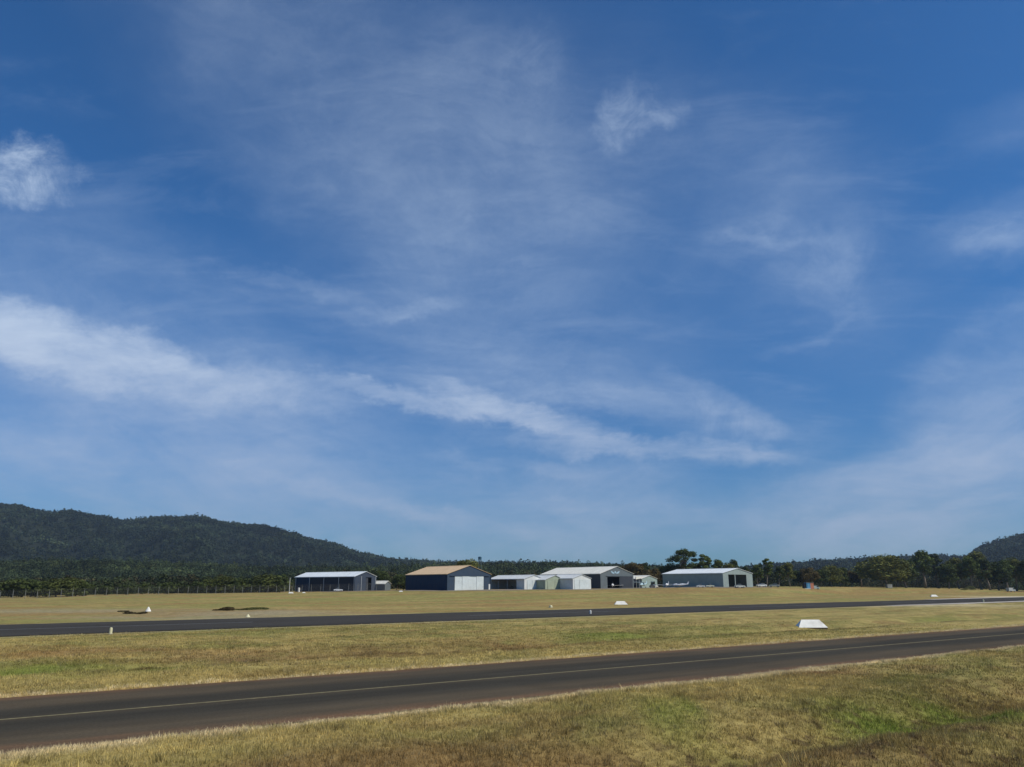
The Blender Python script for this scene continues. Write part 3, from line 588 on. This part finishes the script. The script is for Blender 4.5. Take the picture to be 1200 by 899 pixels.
# 1: long slate hangar, dark flat panels filling the bays along its side
h1 = hangar('open_bay_hangar', 'long slate blue hangar with white roof and dark bays behind fence, leftmost building', 415.5, 291, 9.8, 39, 5.2, 6.9, M_slate, M_zinc, opening=(5.0, 7.6, 4.9), rot=R(48), side_cut=True)
for i in range(5): barpart(h1, 'bay_post', M_post, -.02, .22, .3+i*9.55, .62+i*9.55, -.5, 5.18)
for i in range(4): barpart(h1, 'bay_panel', M_dark if i < 3 else M_shadeblue, .07, .13, .63+i*9.55, .29+(i+1)*9.55, -.5, 5.15)
for x_ in (2.9, 9.5): barpart(h1, 'corner_trim', M_post, x_, x_+.16, -.05, -.005, -.4, 5.3)
barpart(h1, 'sliding_door', M_darkgrey, 5.2, 6.2, .25, .31, 0, 4.8)
# 1b: small shed
s1 = hangar('small_shed', 'small low grey shed with off-white roof left of the blue hangar', 451, 296, 3.2, 12.5, 2.4, 3.3, M_grey, M_cream, rot=R(58)); s1['category'] = 'shed'
# 2: blue hangar
h2 = hangar('blue_hangar', 'blue hangar with tan roof and big white sliding doors', 524, 272, 18.2, 29.5, 5.5, 8.4, M_shadeblue, M_tan, front=M_steelblue, opening=(3.0, 14.9, 4.75))  # side and rear walls darker than the front, their shade put into the colour
for i in range(4): barpart(h2, 'sliding_door', M_door, 3.0+i*2.99, 3.0+i*2.99+2.96, -.10-(i % 2)*.09, -.03-(i % 2)*.09, -.15, 4.80)
barpart(h2, 'door_rail', M_steelblue, 1.0, 17.4, -.30, -.005, 4.85, 5.10)
barpart(h2, 'door_track_post', M_steelblue, 17.9, 18.15, -.28, -.02, -.4, 5.1)
barpart(h2, 'personnel_door', M_white, 17.2, 17.8, -.12, -.02, 0, 2.15)
barpart(h2, 'downpipe', M_shadeblue, -.12, -.02, .2, .32, 0, 5.3)
# 3: white hangar with a long open side
h3 = hangar('white_hangar', 'low white hangar with open carport side and gable door, right of the blue hangar', 614.5, 279, 8.8, 22, 3.6, 4.9, M_white, M_white, opening=(1.2, 7.9, 3.1), side_cut=True)
for i in range(4): barpart(h3, 'carport_post', M_post, 0, .16, 4.6+i*5.6, 4.78+i*5.6, -.4, 3.58)
barpart(h3, 'side_wall', M_white, 0, .14, .15, 4.5, -.4, 3.58)
for i in range(3): barpart(h3, 'sliding_door', M_door, 1.2+i*2.24, 1.2+i*2.24+2.2, -.10-(i % 2)*.08, -.03-(i % 2)*.08, -.1, 3.15)
# 4: green-fronted shed
h4 = hangar('green_shed', 'sage green gable fronted shed between the two white sheds', 639, 278, 9.0, 13, 3.25, 4.75, M_green, M_white, opening=(1.0, 7.6, 2.9)); h4['category'] = 'shed'
for i in range(2): barpart(h4, 'sliding_door', M_green, 1.0+i*3.3, 1.0+i*3.3+3.27, -.10-i*.08, -.03-i*.08, -.1, 2.95)
barpart(h4, 'barge_trim', M_white, 8.2, 8.95, -.05, -.005, 0, 3.2)
# 5: white shed
h5 = hangar('white_shed', 'bright white gable shed in front of the big grey hangar', 671.5, 276, 8.4, 13, 3.7, 5.0, M_white, M_white, opening=(.6, 7.8, 3.2)); h5['category'] = 'shed'
for i in range(3): barpart(h5, 'sliding_door', M_door, .6+i*2.41, .6+i*2.41+2.38, -.10-(i % 2)*.08, -.03-(i % 2)*.08, -.1, 3.25)
# 6: grey hangar with open door
h6 = hangar('grey_hangar', 'large grey hangar with cream roof, open dark doorway and round emblem on its gable', 704, 292, 17.0, 35.5, 5.3, 7.9, M_darkgrey, M_cream, front=M_grey, opening=(3.4, 9.7, 4.15))  # side and rear walls take a darker grey than the front
barpart(h6, 'sliding_door', M_darkgrey, 9.9, 16.4, -.12, -.03, -.1, 4.35)
barpart(h6, 'door_rail', M_grey, 2.8, 16.6, -.2, -.005, 4.38, 4.55)
bm = bmesh.new()   # winged round emblem
tube(bm, [(7.5,-.10,5.85), (7.5,-.04,5.85)], .42, 16)
for sg in (-1, 1):
    prism(bm, [(7.5+sg*.5,-.09,5.7),(7.5+sg*2.1,-.09,6.35),(7.5+sg*2.2,-.09,6.05),(7.5+sg*1.7,-.09,5.45),(7.5+sg*.6,-.09,5.2)], (0,.05,0))
bmobj('emblem', bm, mat('emblem_blue', (.33,.47,.55), rough=.5), h6)
barpart(h6, 'wall_vent', M_dark, -.03, -.005, 6.0, 7.2, 1.0, 2.2)
# 7: small green-grey shed with skillion
h7 = hangar('lean_to_shed', 'pale green grey shed with cream awning between the grey hangars', 752.5, 312, 8.6, 9, 3.4, 4.6, M_teal, M_cream, opening=(4.9, 7.3, 2.4)); h7['category'] = 'shed'
bm = bmesh.new(); prism(bm, [(-3.6,-.4,3.1),(-.05,-.4,3.75),(-.05,-.4,4.15),(-3.6,-.4,4.15)], (0,.3,0)); bmobj('awning', bm, M_cream, h7)
for x_ in (-3.5, -1.8): barpart(h7, 'awning_post', M_post, x_, x_+.12, -.35, -.23, -.4, 3.1)
barpart(h7, 'awning_back', M_dark, -3.5, -.05, 2.5, 2.6, -.4, 3.4)
# 8: pale grey hangar at right
h8 = hangar('pale_grey_hangar', 'long pale grey hangar with white roof and two dark open bays, rightmost building', 848, 303, 18.0, 31, 5.2, 7.0, M_pale, M_zinc, opening=(3.2, 14.2, 4.7))
barpart(h8, 'opening_post', M_pale, 7.1, 7.45, .02, .2, -.2, 4.68)
h8b = None

# pale soil apron in front of the hangars
def sheet(name, label, pts, m, dz=.02, sub=14):
    """ground-hugging patch of soil between two polylines of (px, Y)"""
    a, b = pts; n = len(a)*sub; A = []; 
    ta = np.linspace(0, len(a)-1, n); xa = np.interp(ta, range(len(a)), [atd(q[0], q[1]) for q in a]); ya = np.interp(ta, range(len(a)), [q[1] for q in a])
    xb = np.interp(ta, range(len(b)), [atd(q[0], q[1]) for q in b]); yb = np.interp(ta, range(len(b)), [q[1] for q in b])
    ya = ya+(fbm(xa/3, ya*0, 7, 3)-.5)*2; K = 6
    X = np.stack([xa+(xb-xa)*k/K for k in range(K+1)], 1).ravel(); Y = np.stack([ya+(yb-ya)*k/K for k in range(K+1)], 1).ravel(); Z = height(X, Y)+dz
    i, j = np.meshgrid(np.arange(n-1), np.arange(K), indexing='ij'); q = (i*(K+1)+j).ravel()
    o = npmesh(name, np.stack([X, Y, Z], 1), np.stack([q, q+K+1, q+K+2, q+1], 1), m); return tag(o, label, 'ground', kind='structure')
msoil = mat('pale_soil', (.24,.20,.145), var=.3, vscale=.15)
sheet('apron', 'pale bare soil apron in front of the hangars', ([(350,284),(470,275),(520,264),(580,266),(640,271),(690,270),(760,284),(850,294),(905,318)], [(350,292),(470,286),(520,270),(580,279),(640,277),(690,276),(760,296),(850,303),(905,324)]), msoil, .06)

# ------------------------------------------------------------------ fence
P0 = np.array([atd(-60, 214), 214.]); P1 = np.array([atd(343, 281), 281.]); P2 = np.array([atd(452, 284), 284.])
fe = empty('wire_fence', (P0[0], P0[1], 0)); tag(fe, 'tall wire fence with pale posts running in front of the left shrubs', 'fence')
mp = mat('fence_post', (.26,.265,.24), rough=.8, var=.2); mwire = mat('fence_wire', (.22,.22,.20), rough=.6, metal=.3)
wp = []
def walk(a, b, step):
    n = int(np.linalg.norm(b-a)/step); return [a+(b-a)*i/n for i in range(n)]
posts = walk(P0, P1, 3.0)+walk(P1, P2, 3.0)+[P2]
bmp = bmesh.new(); box(bmp, -.045, .045, -.045, .045, -.3, 2.3); prism(bmp, [(-.045,-.045,2.3),(.045,-.045,2.3),(.045,-.045,2.36),(-.045,-.045,2.36)], (0,-.38,.32)); me = bpy.data.meshes.new('post'); bmp.to_mesh(me); bmp.free(); me.materials.append(mp)
for i, q in enumerate(posts[:99]):
    z = hz(*q); c = bpy.data.objects.new('post', me); COL.objects.link(c); c.parent = fe; c.location = (q[0]-P0[0], q[1]-P0[1], z); c.rotation_euler = (random.uniform(-.03,.03), random.uniform(-.03,.03), .3); c.scale = (1, 1, random.uniform(.88, 1.05)); wp.append((q[0]-P0[0], q[1]-P0[1], z))
bm = bmesh.new()
for h_ in (.15, .5, .9, 1.3, 1.7, 2.1, 2.45): tube(bm, [(x, y-(.2 if h_ > 2.3 else .07), z+h_) for x, y, z in wp], .012, 3)
for (a, b) in zip(wp[:-1], wp[1:]):
    for k_ in range(6):
        f0 = k_/6; f1 = (k_+1)/6; pa = [a[j]+(b[j]-a[j])*f0 for j in range(3)]; pb = [a[j]+(b[j]-a[j])*f1 for j in range(3)]
        tube(bm, [(pa[0], pa[1]-.075, pa[2]+.15), (pb[0], pb[1]-.075, pb[2]+2.1)], .008, 3); tube(bm, [(pb[0], pb[1]-.08, pb[2]+.15), (pa[0], pa[1]-.08, pa[2]+2.1)], .008, 3)
bmobj('wire_mesh', bm, mwire, fe)
X = atd(339.3, 279); po = empty('pole', (X, 279, hz(X, 279))); tag(po, 'tall thin white pole at the left end of the slate hangar', 'pole')
bm = bmesh.new(); tube(bm, [(0,0,-.3),(0,0,4.9)], [.10,.075], 8); bmobj('shaft', bm, mat('white_pole', (.62,.62,.57), rough=.5), po)
bm = bmesh.new(); tube(bm, [(0,0,4.9),(0,0,5.05)], [.11,.04], 8); bmobj('cap', bm, M_post, po)

# ------------------------------------------------------------------ runway markers
mwp = mat('marker_white', (.76,.75,.69), rough=.7, var=.14, vscale=1.5, dirt=.30)
def gable_marker(px, py, ln, label, rz=.05, z=None, name='gable_marker'):
    X, Y = flat(px, py); z = hz(X, Y); o = empty(name, (X, Y, z), rz); tag(o, label, 'runway marker', 'white gable markers on the airfield grass')
    a = ln/2; b = ln*.21; t_ = ln*.31; h_ = ln*.26
    v = [(-a,-b,.03),(a,-b,.03),(a,b,.03),(-a,b,.03),(-t_,0,h_),(t_,0,h_)]
    bm = bmesh.new(); w = [bm.verts.new(q) for q in v]
    for f in ((0,1,5,4),(2,3,4,5),(1,2,5),(3,0,4),(3,2,1,0)): bm.faces.new([w[i] for i in f])
    bmobj('cover', bm, mwp, o, bevel=.02)
    bm = bmesh.new(); box(bm, -a*.98, a*.98, -b*.95, b*.95, -.12, .028); bmobj('base_frame', bm, mat('base_timber', (.12,.085,.055)), o)
    for s_ in (-1, 1): barpart(o, 'skid', mat('base_timber', (.12,.085,.055)), s_*a*.7-.05, s_*a*.7+.05, -b*1.08, b*1.08, -.15, .0)
    return o
gable_marker(950, 732.6, 3.05, 'large white tent-shaped gable marker on the grass beside the near taxiway', rz=.04)
gable_marker(727.5, 708.6, 2.8, 'white gable marker just beyond the runway, middle of the field')
gable_marker(1094.5, 699.3, 2.6, 'small white gable marker beyond the runway near the right trees')
# far little markers near the left hangars, standing on the rise
def far_marker(px, Y, ln, label):
    X = atd(px, Y); o = gable_marker(px, 712, ln, label); o.location = (X, Y, hz(X, Y)); return o
far_marker(341.5, 262, 1.6, 'tiny cream gable marker below the white pole by the fence')
far_marker(356.5, 264, 1.1, 'tiny dull gable marker just right of the white pole')
far_marker(470, 262, 1.3, 'tiny cream gable marker on grass left of the blue hangar')
mled = mat('light_yellow', (.62,.58,.36), rough=.5)
def edge_light(px, py, s, label, rw_=.16, m=mwp, cat='runway light', shape='post', Y=None):
    X, Yy = flat(px, py); z = hz(X, Yy); o = empty('edge_light', (X, Yy, z)); tag(o, label, cat, 'small lights and cones along the runway edge')
    bm = bmesh.new(); tube(bm, [(0,0,-.05),(0,0,.04)], rw_*1.5, 12); bmobj('base', bm, mat('light_base', (.45,.44,.38)), o)
    bm = bmesh.new()
    if shape == 'post': tube(bm, [(0,0,.04),(0,0,s*.75),(0,0,s*.95),(0,0,s)], [rw_,rw_*.95,rw_*.8,rw_*.3], 12)
    else: tube(bm, [(0,0,.04),(0,0,s*.5),(0,0,s)], [rw_*1.5,rw_*.9,rw_*.25], 14)
    bmobj('lamp_body', bm, m, o, smooth=False); return o
edge_light(129.5, 742.5, .55, 'short cream edge light on the near side of the runway, left', .13, m=mled)
edge_light(290.5, 722.8, .38, 'pale squat edge light on the far side of the runway above gravel', .2, m=mled, shape='cone')
edge_light(692, 719.3, .55, 'small white edge light on the near side of the runway, centre', .14)
edge_light(645.5, 711.8, .4, 'low pale edge light on the far side of the runway, centre', .3, m=mled)
edge_light(1152.5, 705.4, .6, 'small yellowish edge light on the near side of the runway, right', .18, m=mled)
# white cone beside the dark heap
edge_light(173.5, 717.0, .72, 'white cone standing beside the dark brush heap beyond the runway', .30, shape='cone', cat='cone')
# dark heap with raised ends
def brush_heap(px, py, ln, label, name, col, hmax, green=False, curl=True):
    X, Y = flat(px, py); z = hz(X, Y); rs = np.random.RandomState(int(px)); m = 3200; s = rs.uniform(-1, 1, m)
    prof = (.30+.55*np.abs(s)**2.2 if curl else .25+.75*np.clip(1-(s-.45)**2*1.2, 0, 1)*(s > -.8)+.1)*hmax*(1-np.clip(np.abs(s)-.9, 0, .1)*7)
    pz = prof*rs.uniform(0, 1, m)**.7; py_ = rs.normal(0, .45, m); c0 = np.stack([s*ln/2, py_, pz], 1); nv = rs.normal(0, 1, (m, 3)); nv /= np.linalg.norm(nv, axis=1)[:, None]
    e1 = np.cross(nv, [0, 0, 1.]); e1 /= np.linalg.norm(e1, axis=1)[:, None]; e2 = np.cross(nv, e1); q = rs.uniform(.05, .16, (m, 1))
    v = np.stack([c0-e1*q, c0-e2*q*.4, c0+e1*q, c0+e2*q*.4], 1).reshape(-1, 3); cc = np.repeat(np.array(col)*rs.uniform(.6, 1.4, (m, 1)), 4, 0)
    o = npmesh(name, v, np.arange(m*4).reshape(-1, 4), mleaf, col=cc); o.location = (X, Y, z); return tag(o, label, 'brush heap' if curl else 'grass clump')
brush_heap(159, 718.8, 2.7, 'low dark brush heap with upturned ends beyond the runway', 'brush_heap', (.06,.048,.025), .42)
brush_heap(144.5, 717.2, .8, 'tiny dark tuft left of the brush heap', 'brush_heap', (.06,.05,.025), .3)
brush_heap(292, 714.5, 6.5, 'long dark green clump of taller grass beyond the gravel patch', 'grass_clump', (.115,.115,.042), .36, curl=False)
brush_heap(262, 715.8, 3, 'small brown grass clump left of the long dark clump', 'grass_clump', (.085,.065,.030), .5, curl=False)
X = atd(1134, 408); 
cl = brush_heap(1134, 700, 7.5, 'pale yellow green bush mound at the foot of the right trees', 'bush_mound', (.15,.16,.06), 1.9, curl=False); cl.location = (X, 408, hz(X, 408)); cl['category'] = 'bush'

# ------------------------------------------------------------------ light aircraft
mpl = mat('aircraft_white', (.74,.75,.76), rough=.35, spec=.5, var=.04); mgl = mat('aircraft_glass', (.03,.045,.06), rough=.15, spec=.6, var=.05)
mtyre = mat('tyre', (.02,.02,.02), rough=.9); mchrome = mat('prop_metal', (.35,.35,.36), rough=.4, metal=.6)
def ring(x, w, h, zc, n=12): return [(x, w*math.cos(2*pi*i/n), zc+h*math.sin(2*pi*i/n)) for i in range(n)]
def airplane(name, label, px, Y, rz, paint=None, high=False, s=1.0, off=0):
    X = atd(px, Y); o = empty(name, (X, Y, hz(X, Y)+off), rz); o.scale = (s, s, s); tag(o, label, 'aircraft'); pm = paint or mpl
    bm = bmesh.new(); loft(bm, [ring(3.6,.28,.28,1.35), ring(3.2,.48,.46,1.36), ring(2.2,.56,.56,1.4), ring(.6,.60,.66,1.45), ring(-1.2,.48,.52,1.48), ring(-3.2,.20,.24,1.6), ring(-4.3,.06,.12,1.68)]); bmobj('fuselage', bm, pm, o, smooth=True)
    bm = bmesh.new(); loft(bm, [ring(1.7,.30,.05,1.85), ring(1.1,.50,.46,1.80), ring(.1,.50,.50,1.82), ring(-.9,.30,.16,1.86)]); bmobj('canopy', bm, mgl, o, smooth=True)
    zw = 2.28 if high else 1.12
    bm = bmesh.new()
    for sg in (-1, 1):
        sec = lambda y, c, z, x0: [(x0+c*.5, y, z), (x0+c*.2, y, z+.07), (x0-c*.5, y, z+.01), (x0+c*.2, y, z-.05)]
        loft(bm, [sec(sg*.3, 1.5, zw, .6), sec(sg*4.9, 1.05, zw+.22, .5)])
    bmobj('wing', bm, pm, o)
    bm = bmesh.new(); prism(bm, [(-3.0,-.04,1.75),(-4.35,-.04,1.72),(-4.75,-.04,3.0),(-4.2,-.04,3.0),(-3.7,-.04,2.05)], (0,.08,0)); bmobj('tail_fin', bm, pm, o)
    bm = bmesh.new(); prism(bm, [(-3.6,-1.6,1.72),(-4.3,-1.6,1.72),(-4.45,0,1.72),(-4.3,1.6,1.72),(-3.6,1.6,1.72),(-3.4,0,1.72)], (0,0,.06)); bmobj('tailplane', bm, pm, o)
    bm = bmesh.new(); loft(bm, [ring(3.60,.17,.17,1.35), ring(3.75,.13,.13,1.35), ring(3.92,.03,.03,1.35)]); sp = bmobj('spinner', bm, pm, o)
    bm = bmesh.new(); prism(bm, [(3.7,-.06,1.5),(3.7,.06,1.5),(3.7,.08,2.25),(3.7,-.04,2.25)], (.03,0,0)); prism(bm, [(3.7,-.06,1.2),(3.7,.06,1.2),(3.7,.04,.45),(3.7,-.08,.45)], (.03,0,0)); bmobj('propeller', bm, mchrome, sp)
    for x_, y_ in ((2.6,0),(.2,1.1),(.2,-1.1)):
        bm = bmesh.new(); tube(bm, [(x_, y_-.08, .24), (x_, y_+.08, .24)], .24, 14); wh = bmobj('wheel', bm, mtyre, o)
        bm = bmesh.new(); tube(bm, [(x_, y_*.45, 1.2), (x_, y_*.92+.1, .3)], .04, 6); bmobj('strut', bm, pm, wh)
    return o
airplane('light_aircraft', 'small pale blue-white light aircraft nose-on before the pale green shed', 754, 303, R(-120), paint=mat('aircraft_pale_blue', (.45,.60,.64), rough=.4), high=True, s=.86)
airplane('light_aircraft', 'white low-wing light aircraft parked along the pale grey hangar wall, tail to the right', 797, 294, R(168), s=.70)
airplane('light_aircraft', 'white light aircraft parked inside the open doorway of the grey hangar', 718, 299, R(-100), s=.82, off=.06)
airplane('light_aircraft', 'white light aircraft half hidden behind another beside the pale grey hangar', 782, 300, R(-110), s=.78)
# ------------------------------------------------------------------ vehicles
def vehicle(name, label, cat, px, Y, rz, col, style='car', off=0, s=1):
    X = atd(px, Y); o = empty(name, (X, Y, hz(X, Y)+off), rz); o.scale = (s, s, s); tag(o, label, cat); pm = mat('car_paint_%02d%02d%02d' % tuple(int(c*99) for c in col), col, rough=.3, spec=.5, var=.04)
    prof = {'car': [(-2.1,.35),(2.1,.35),(2.15,.75),(1.9,.92),(1.0,1.0),(-1.6,1.02),(-2.15,.95)], 'ute': [(-2.4,.45),(2.4,.45),(2.45,.95),(1.3,1.15),(-2.45,1.1)],
            'van': [(-2.3,.4),(2.3,.4),(2.35,1.0),(1.7,1.2),(1.2,2.0),(-2.3,2.05)]}[style]
    cab = {'car': [(1.0,.98),(.35,1.48),(-1.1,1.5),(-1.75,1.02)], 'ute': [(1.35,1.13),(.8,1.75),(-.5,1.78),(-.6,1.08)], 'van': [(1.74,1.15),(1.24,1.85),(.5,1.9),(.5,1.15)]}[style]
    w = .86
    bm = bmesh.new(); prism(bm, [(x, -w, z) for x, z in prof], (0, 2*w, 0)); body = bmobj('body', bm, pm, o, bevel=.07)
    if style != 'van':
        bm = bmesh.new(); prism(bm, [(x*.96, -w*.86, z-.01) for x, z in cab], (0, 2*w*.86, 0)); bmobj('cabin_glass', bm, mgl, o, bevel=.05)
        top = max(z for x, z in cab); xs = [x for x, z in cab if z > top-.05]; bm = bmesh.new(); box(bm, min(xs)-.03, max(xs)+.03, -w*.84, w*.84, top-.03, top+.035); bmobj('roof', bm, pm, o, bevel=.02)
    else:
        bm = bmesh.new(); prism(bm, [(x, -w-.01, z) for x, z in cab], (0, 2*w+.02, 0)); bmobj('cabin_glass', bm, mgl, o)
    for x_ in (-1.35, 1.35):
        for y_ in (-.78, .78):
            bm = bmesh.new(); tube(bm, [(x_, y_-.11, .33), (x_, y_+.11, .33)], .33, 16); wh = bmobj('wheel', bm, mtyre, o)
            bm = bmesh.new(); yy = y_+(.115 if y_ > 0 else -.115); tube(bm, [(x_, yy-.01, .33), (x_, yy+.01, .33)], .19, 12); bmobj('rim', bm, mchrome, wh)
    for y_ in (-.6, .6): bm = bmesh.new(); box(bm, 2.10, 2.17, y_-.16, y_+.16, .62, .74); bmobj('headlight', bm, mat('lamp_glass', (.6,.6,.58), rough=.2), o)
    return o
vehicle('parked_car', 'white car parked in front of the dark bays of the slate hangar', 'car', 396.5, 287.6, R(15), (.70,.71,.72), s=.75)
vehicle('parked_car', 'pale car standing before the open bay of the pale grey hangar', 'car', 867, 299, R(12), (.50,.53,.50), s=.9)
vehicle('parked_car', 'white car just right of the pale grey hangar', 'car', 892.5, 322, R(195), (.66,.66,.64), s=.95)
vehicle('parked_car', 'cream car second right of the pale grey hangar beside the trees', 'car', 907.5, 326, R(160), (.58,.56,.48), s=1.0)
vehicle('utility_truck', 'low white utility truck left of two on the grass before the pale grey hangar', 'truck', 821, 292, R(180), (.66,.68,.66), 'ute', s=.62)
vehicle('utility_truck', 'pale yellowish utility truck right of two on the grass before the pale grey hangar', 'truck', 832, 293, R(5), (.58,.60,.50), 'ute', s=.62)
vehicle('parked_van', 'white van standing under the right-hand tree row', 'van', 1184, 409, R(20), (.42,.43,.42), 'van')
vehicle('parked_car', 'white car in the open carport bay beside the blue hangar', 'car', 603, 300, R(30), (.5,.52,.52), s=.8)
vehicle('parked_van', 'small white van right of the orange and blue kiosk', 'van', 955.5, 341, R(-5), (.50,.62,.58), 'van', s=.72)
vehicle('parked_car', 'pale tan car beside the pale green shed', 'car', 766, 300, R(-60), (.55,.53,.46), s=.85)
# kiosk: blue, orange and dark box
X = atd(949, 338); o = empty('kiosk', (X, 338, hz(X, 338)), .1); tag(o, 'small kiosk of blue and orange panels with dark left side near the right trees', 'kiosk')
barpart(o, 'blue_cabin', mat('kiosk_blue', (.08,.26,.42)), -1.9, -.2, -1.1, 1.1, 0, 2.6, bevel=.03); barpart(o, 'orange_cabin', mat('kiosk_orange', (.52,.20,.11)), -.19, 1.25, -1.1, 1.1, 0, 2.45, bevel=.03)
barpart(o, 'dark_screen', M_dark, -2.9, -1.92, -.9, .9, 0, 2.3); barpart(o, 'step', mat('kiosk_step', (.50,.60,.62)), -2.9, -.4, -1.6, -1.12, 0, .3); barpart(o, 'door', mat('kiosk_door', (.12,.32,.50)), -1.4, -.7, -1.15, -1.105, .32, 2.2)
barpart(o, 'roof', mat('kiosk_roof', (.30,.26,.22)), -2.0, 1.35, -1.25, 1.2, 2.62, 2.70)
# storage box
X = atd(1042, 396); o = empty('storage_box', (X, 396, hz(X, 396)), .1); tag(o, 'pale grey storage box under the broad tree at right', 'box')
barpart(o, 'body', mat('box_grey', (.30,.30,.26), var=.2), -1.25, 1.25, -.8, .8, 0, 1.75, bevel=.04); barpart(o, 'lid', mat('box_lid', (.40,.40,.35)), -1.3, 1.3, -.85, .85, 1.76, 1.86); barpart(o, 'door', mat('box_grey', (.30,.30,.26)), -.5, .5, -.84, -.805, .1, 1.6)
# small drum by the slate hangar
X = atd(350.5, 286); o = empty('white_tank', (X, 286, hz(X, 286))); tag(o, 'small upright white tank at the left corner of the slate hangar', 'tank')
bm = bmesh.new(); tube(bm, [(0,0,-.1),(0,0,1.5)], .38, 14); bmobj('drum', bm, mwp, o); bm = bmesh.new(); tube(bm, [(0,0,1.5),(0,0,1.66)], [.38,.12], 14); bmobj('lid', bm, M_post, o)

# ------------------------------------------------------------------ haze
hb_ = bmesh.new(); box(hb_, -3900, 3900, -3900, 3900, -4.5, 330)
mhz = bpy.data.materials.new('haze'); mhz.use_nodes = True; t = mhz.node_tree
for n_ in list(t.nodes):
    if n_.type == 'BSDF_PRINCIPLED': t.nodes.remove(n_)
pv = t.nodes.new('ShaderNodeVolumePrincipled'); t.links.new(pv.outputs[0], t.nodes['Material Output'].inputs['Volume'])
pv.inputs['Color'].default_value = (.62,.80,1,1); pv.inputs['Density'].default_value = .000075; pv.inputs['Anisotropy'].default_value = .2
hazo = bmobj('haze', hb_, mhz); tag(hazo, 'thin blue haze over the whole airfield', 'haze', kind='stuff')
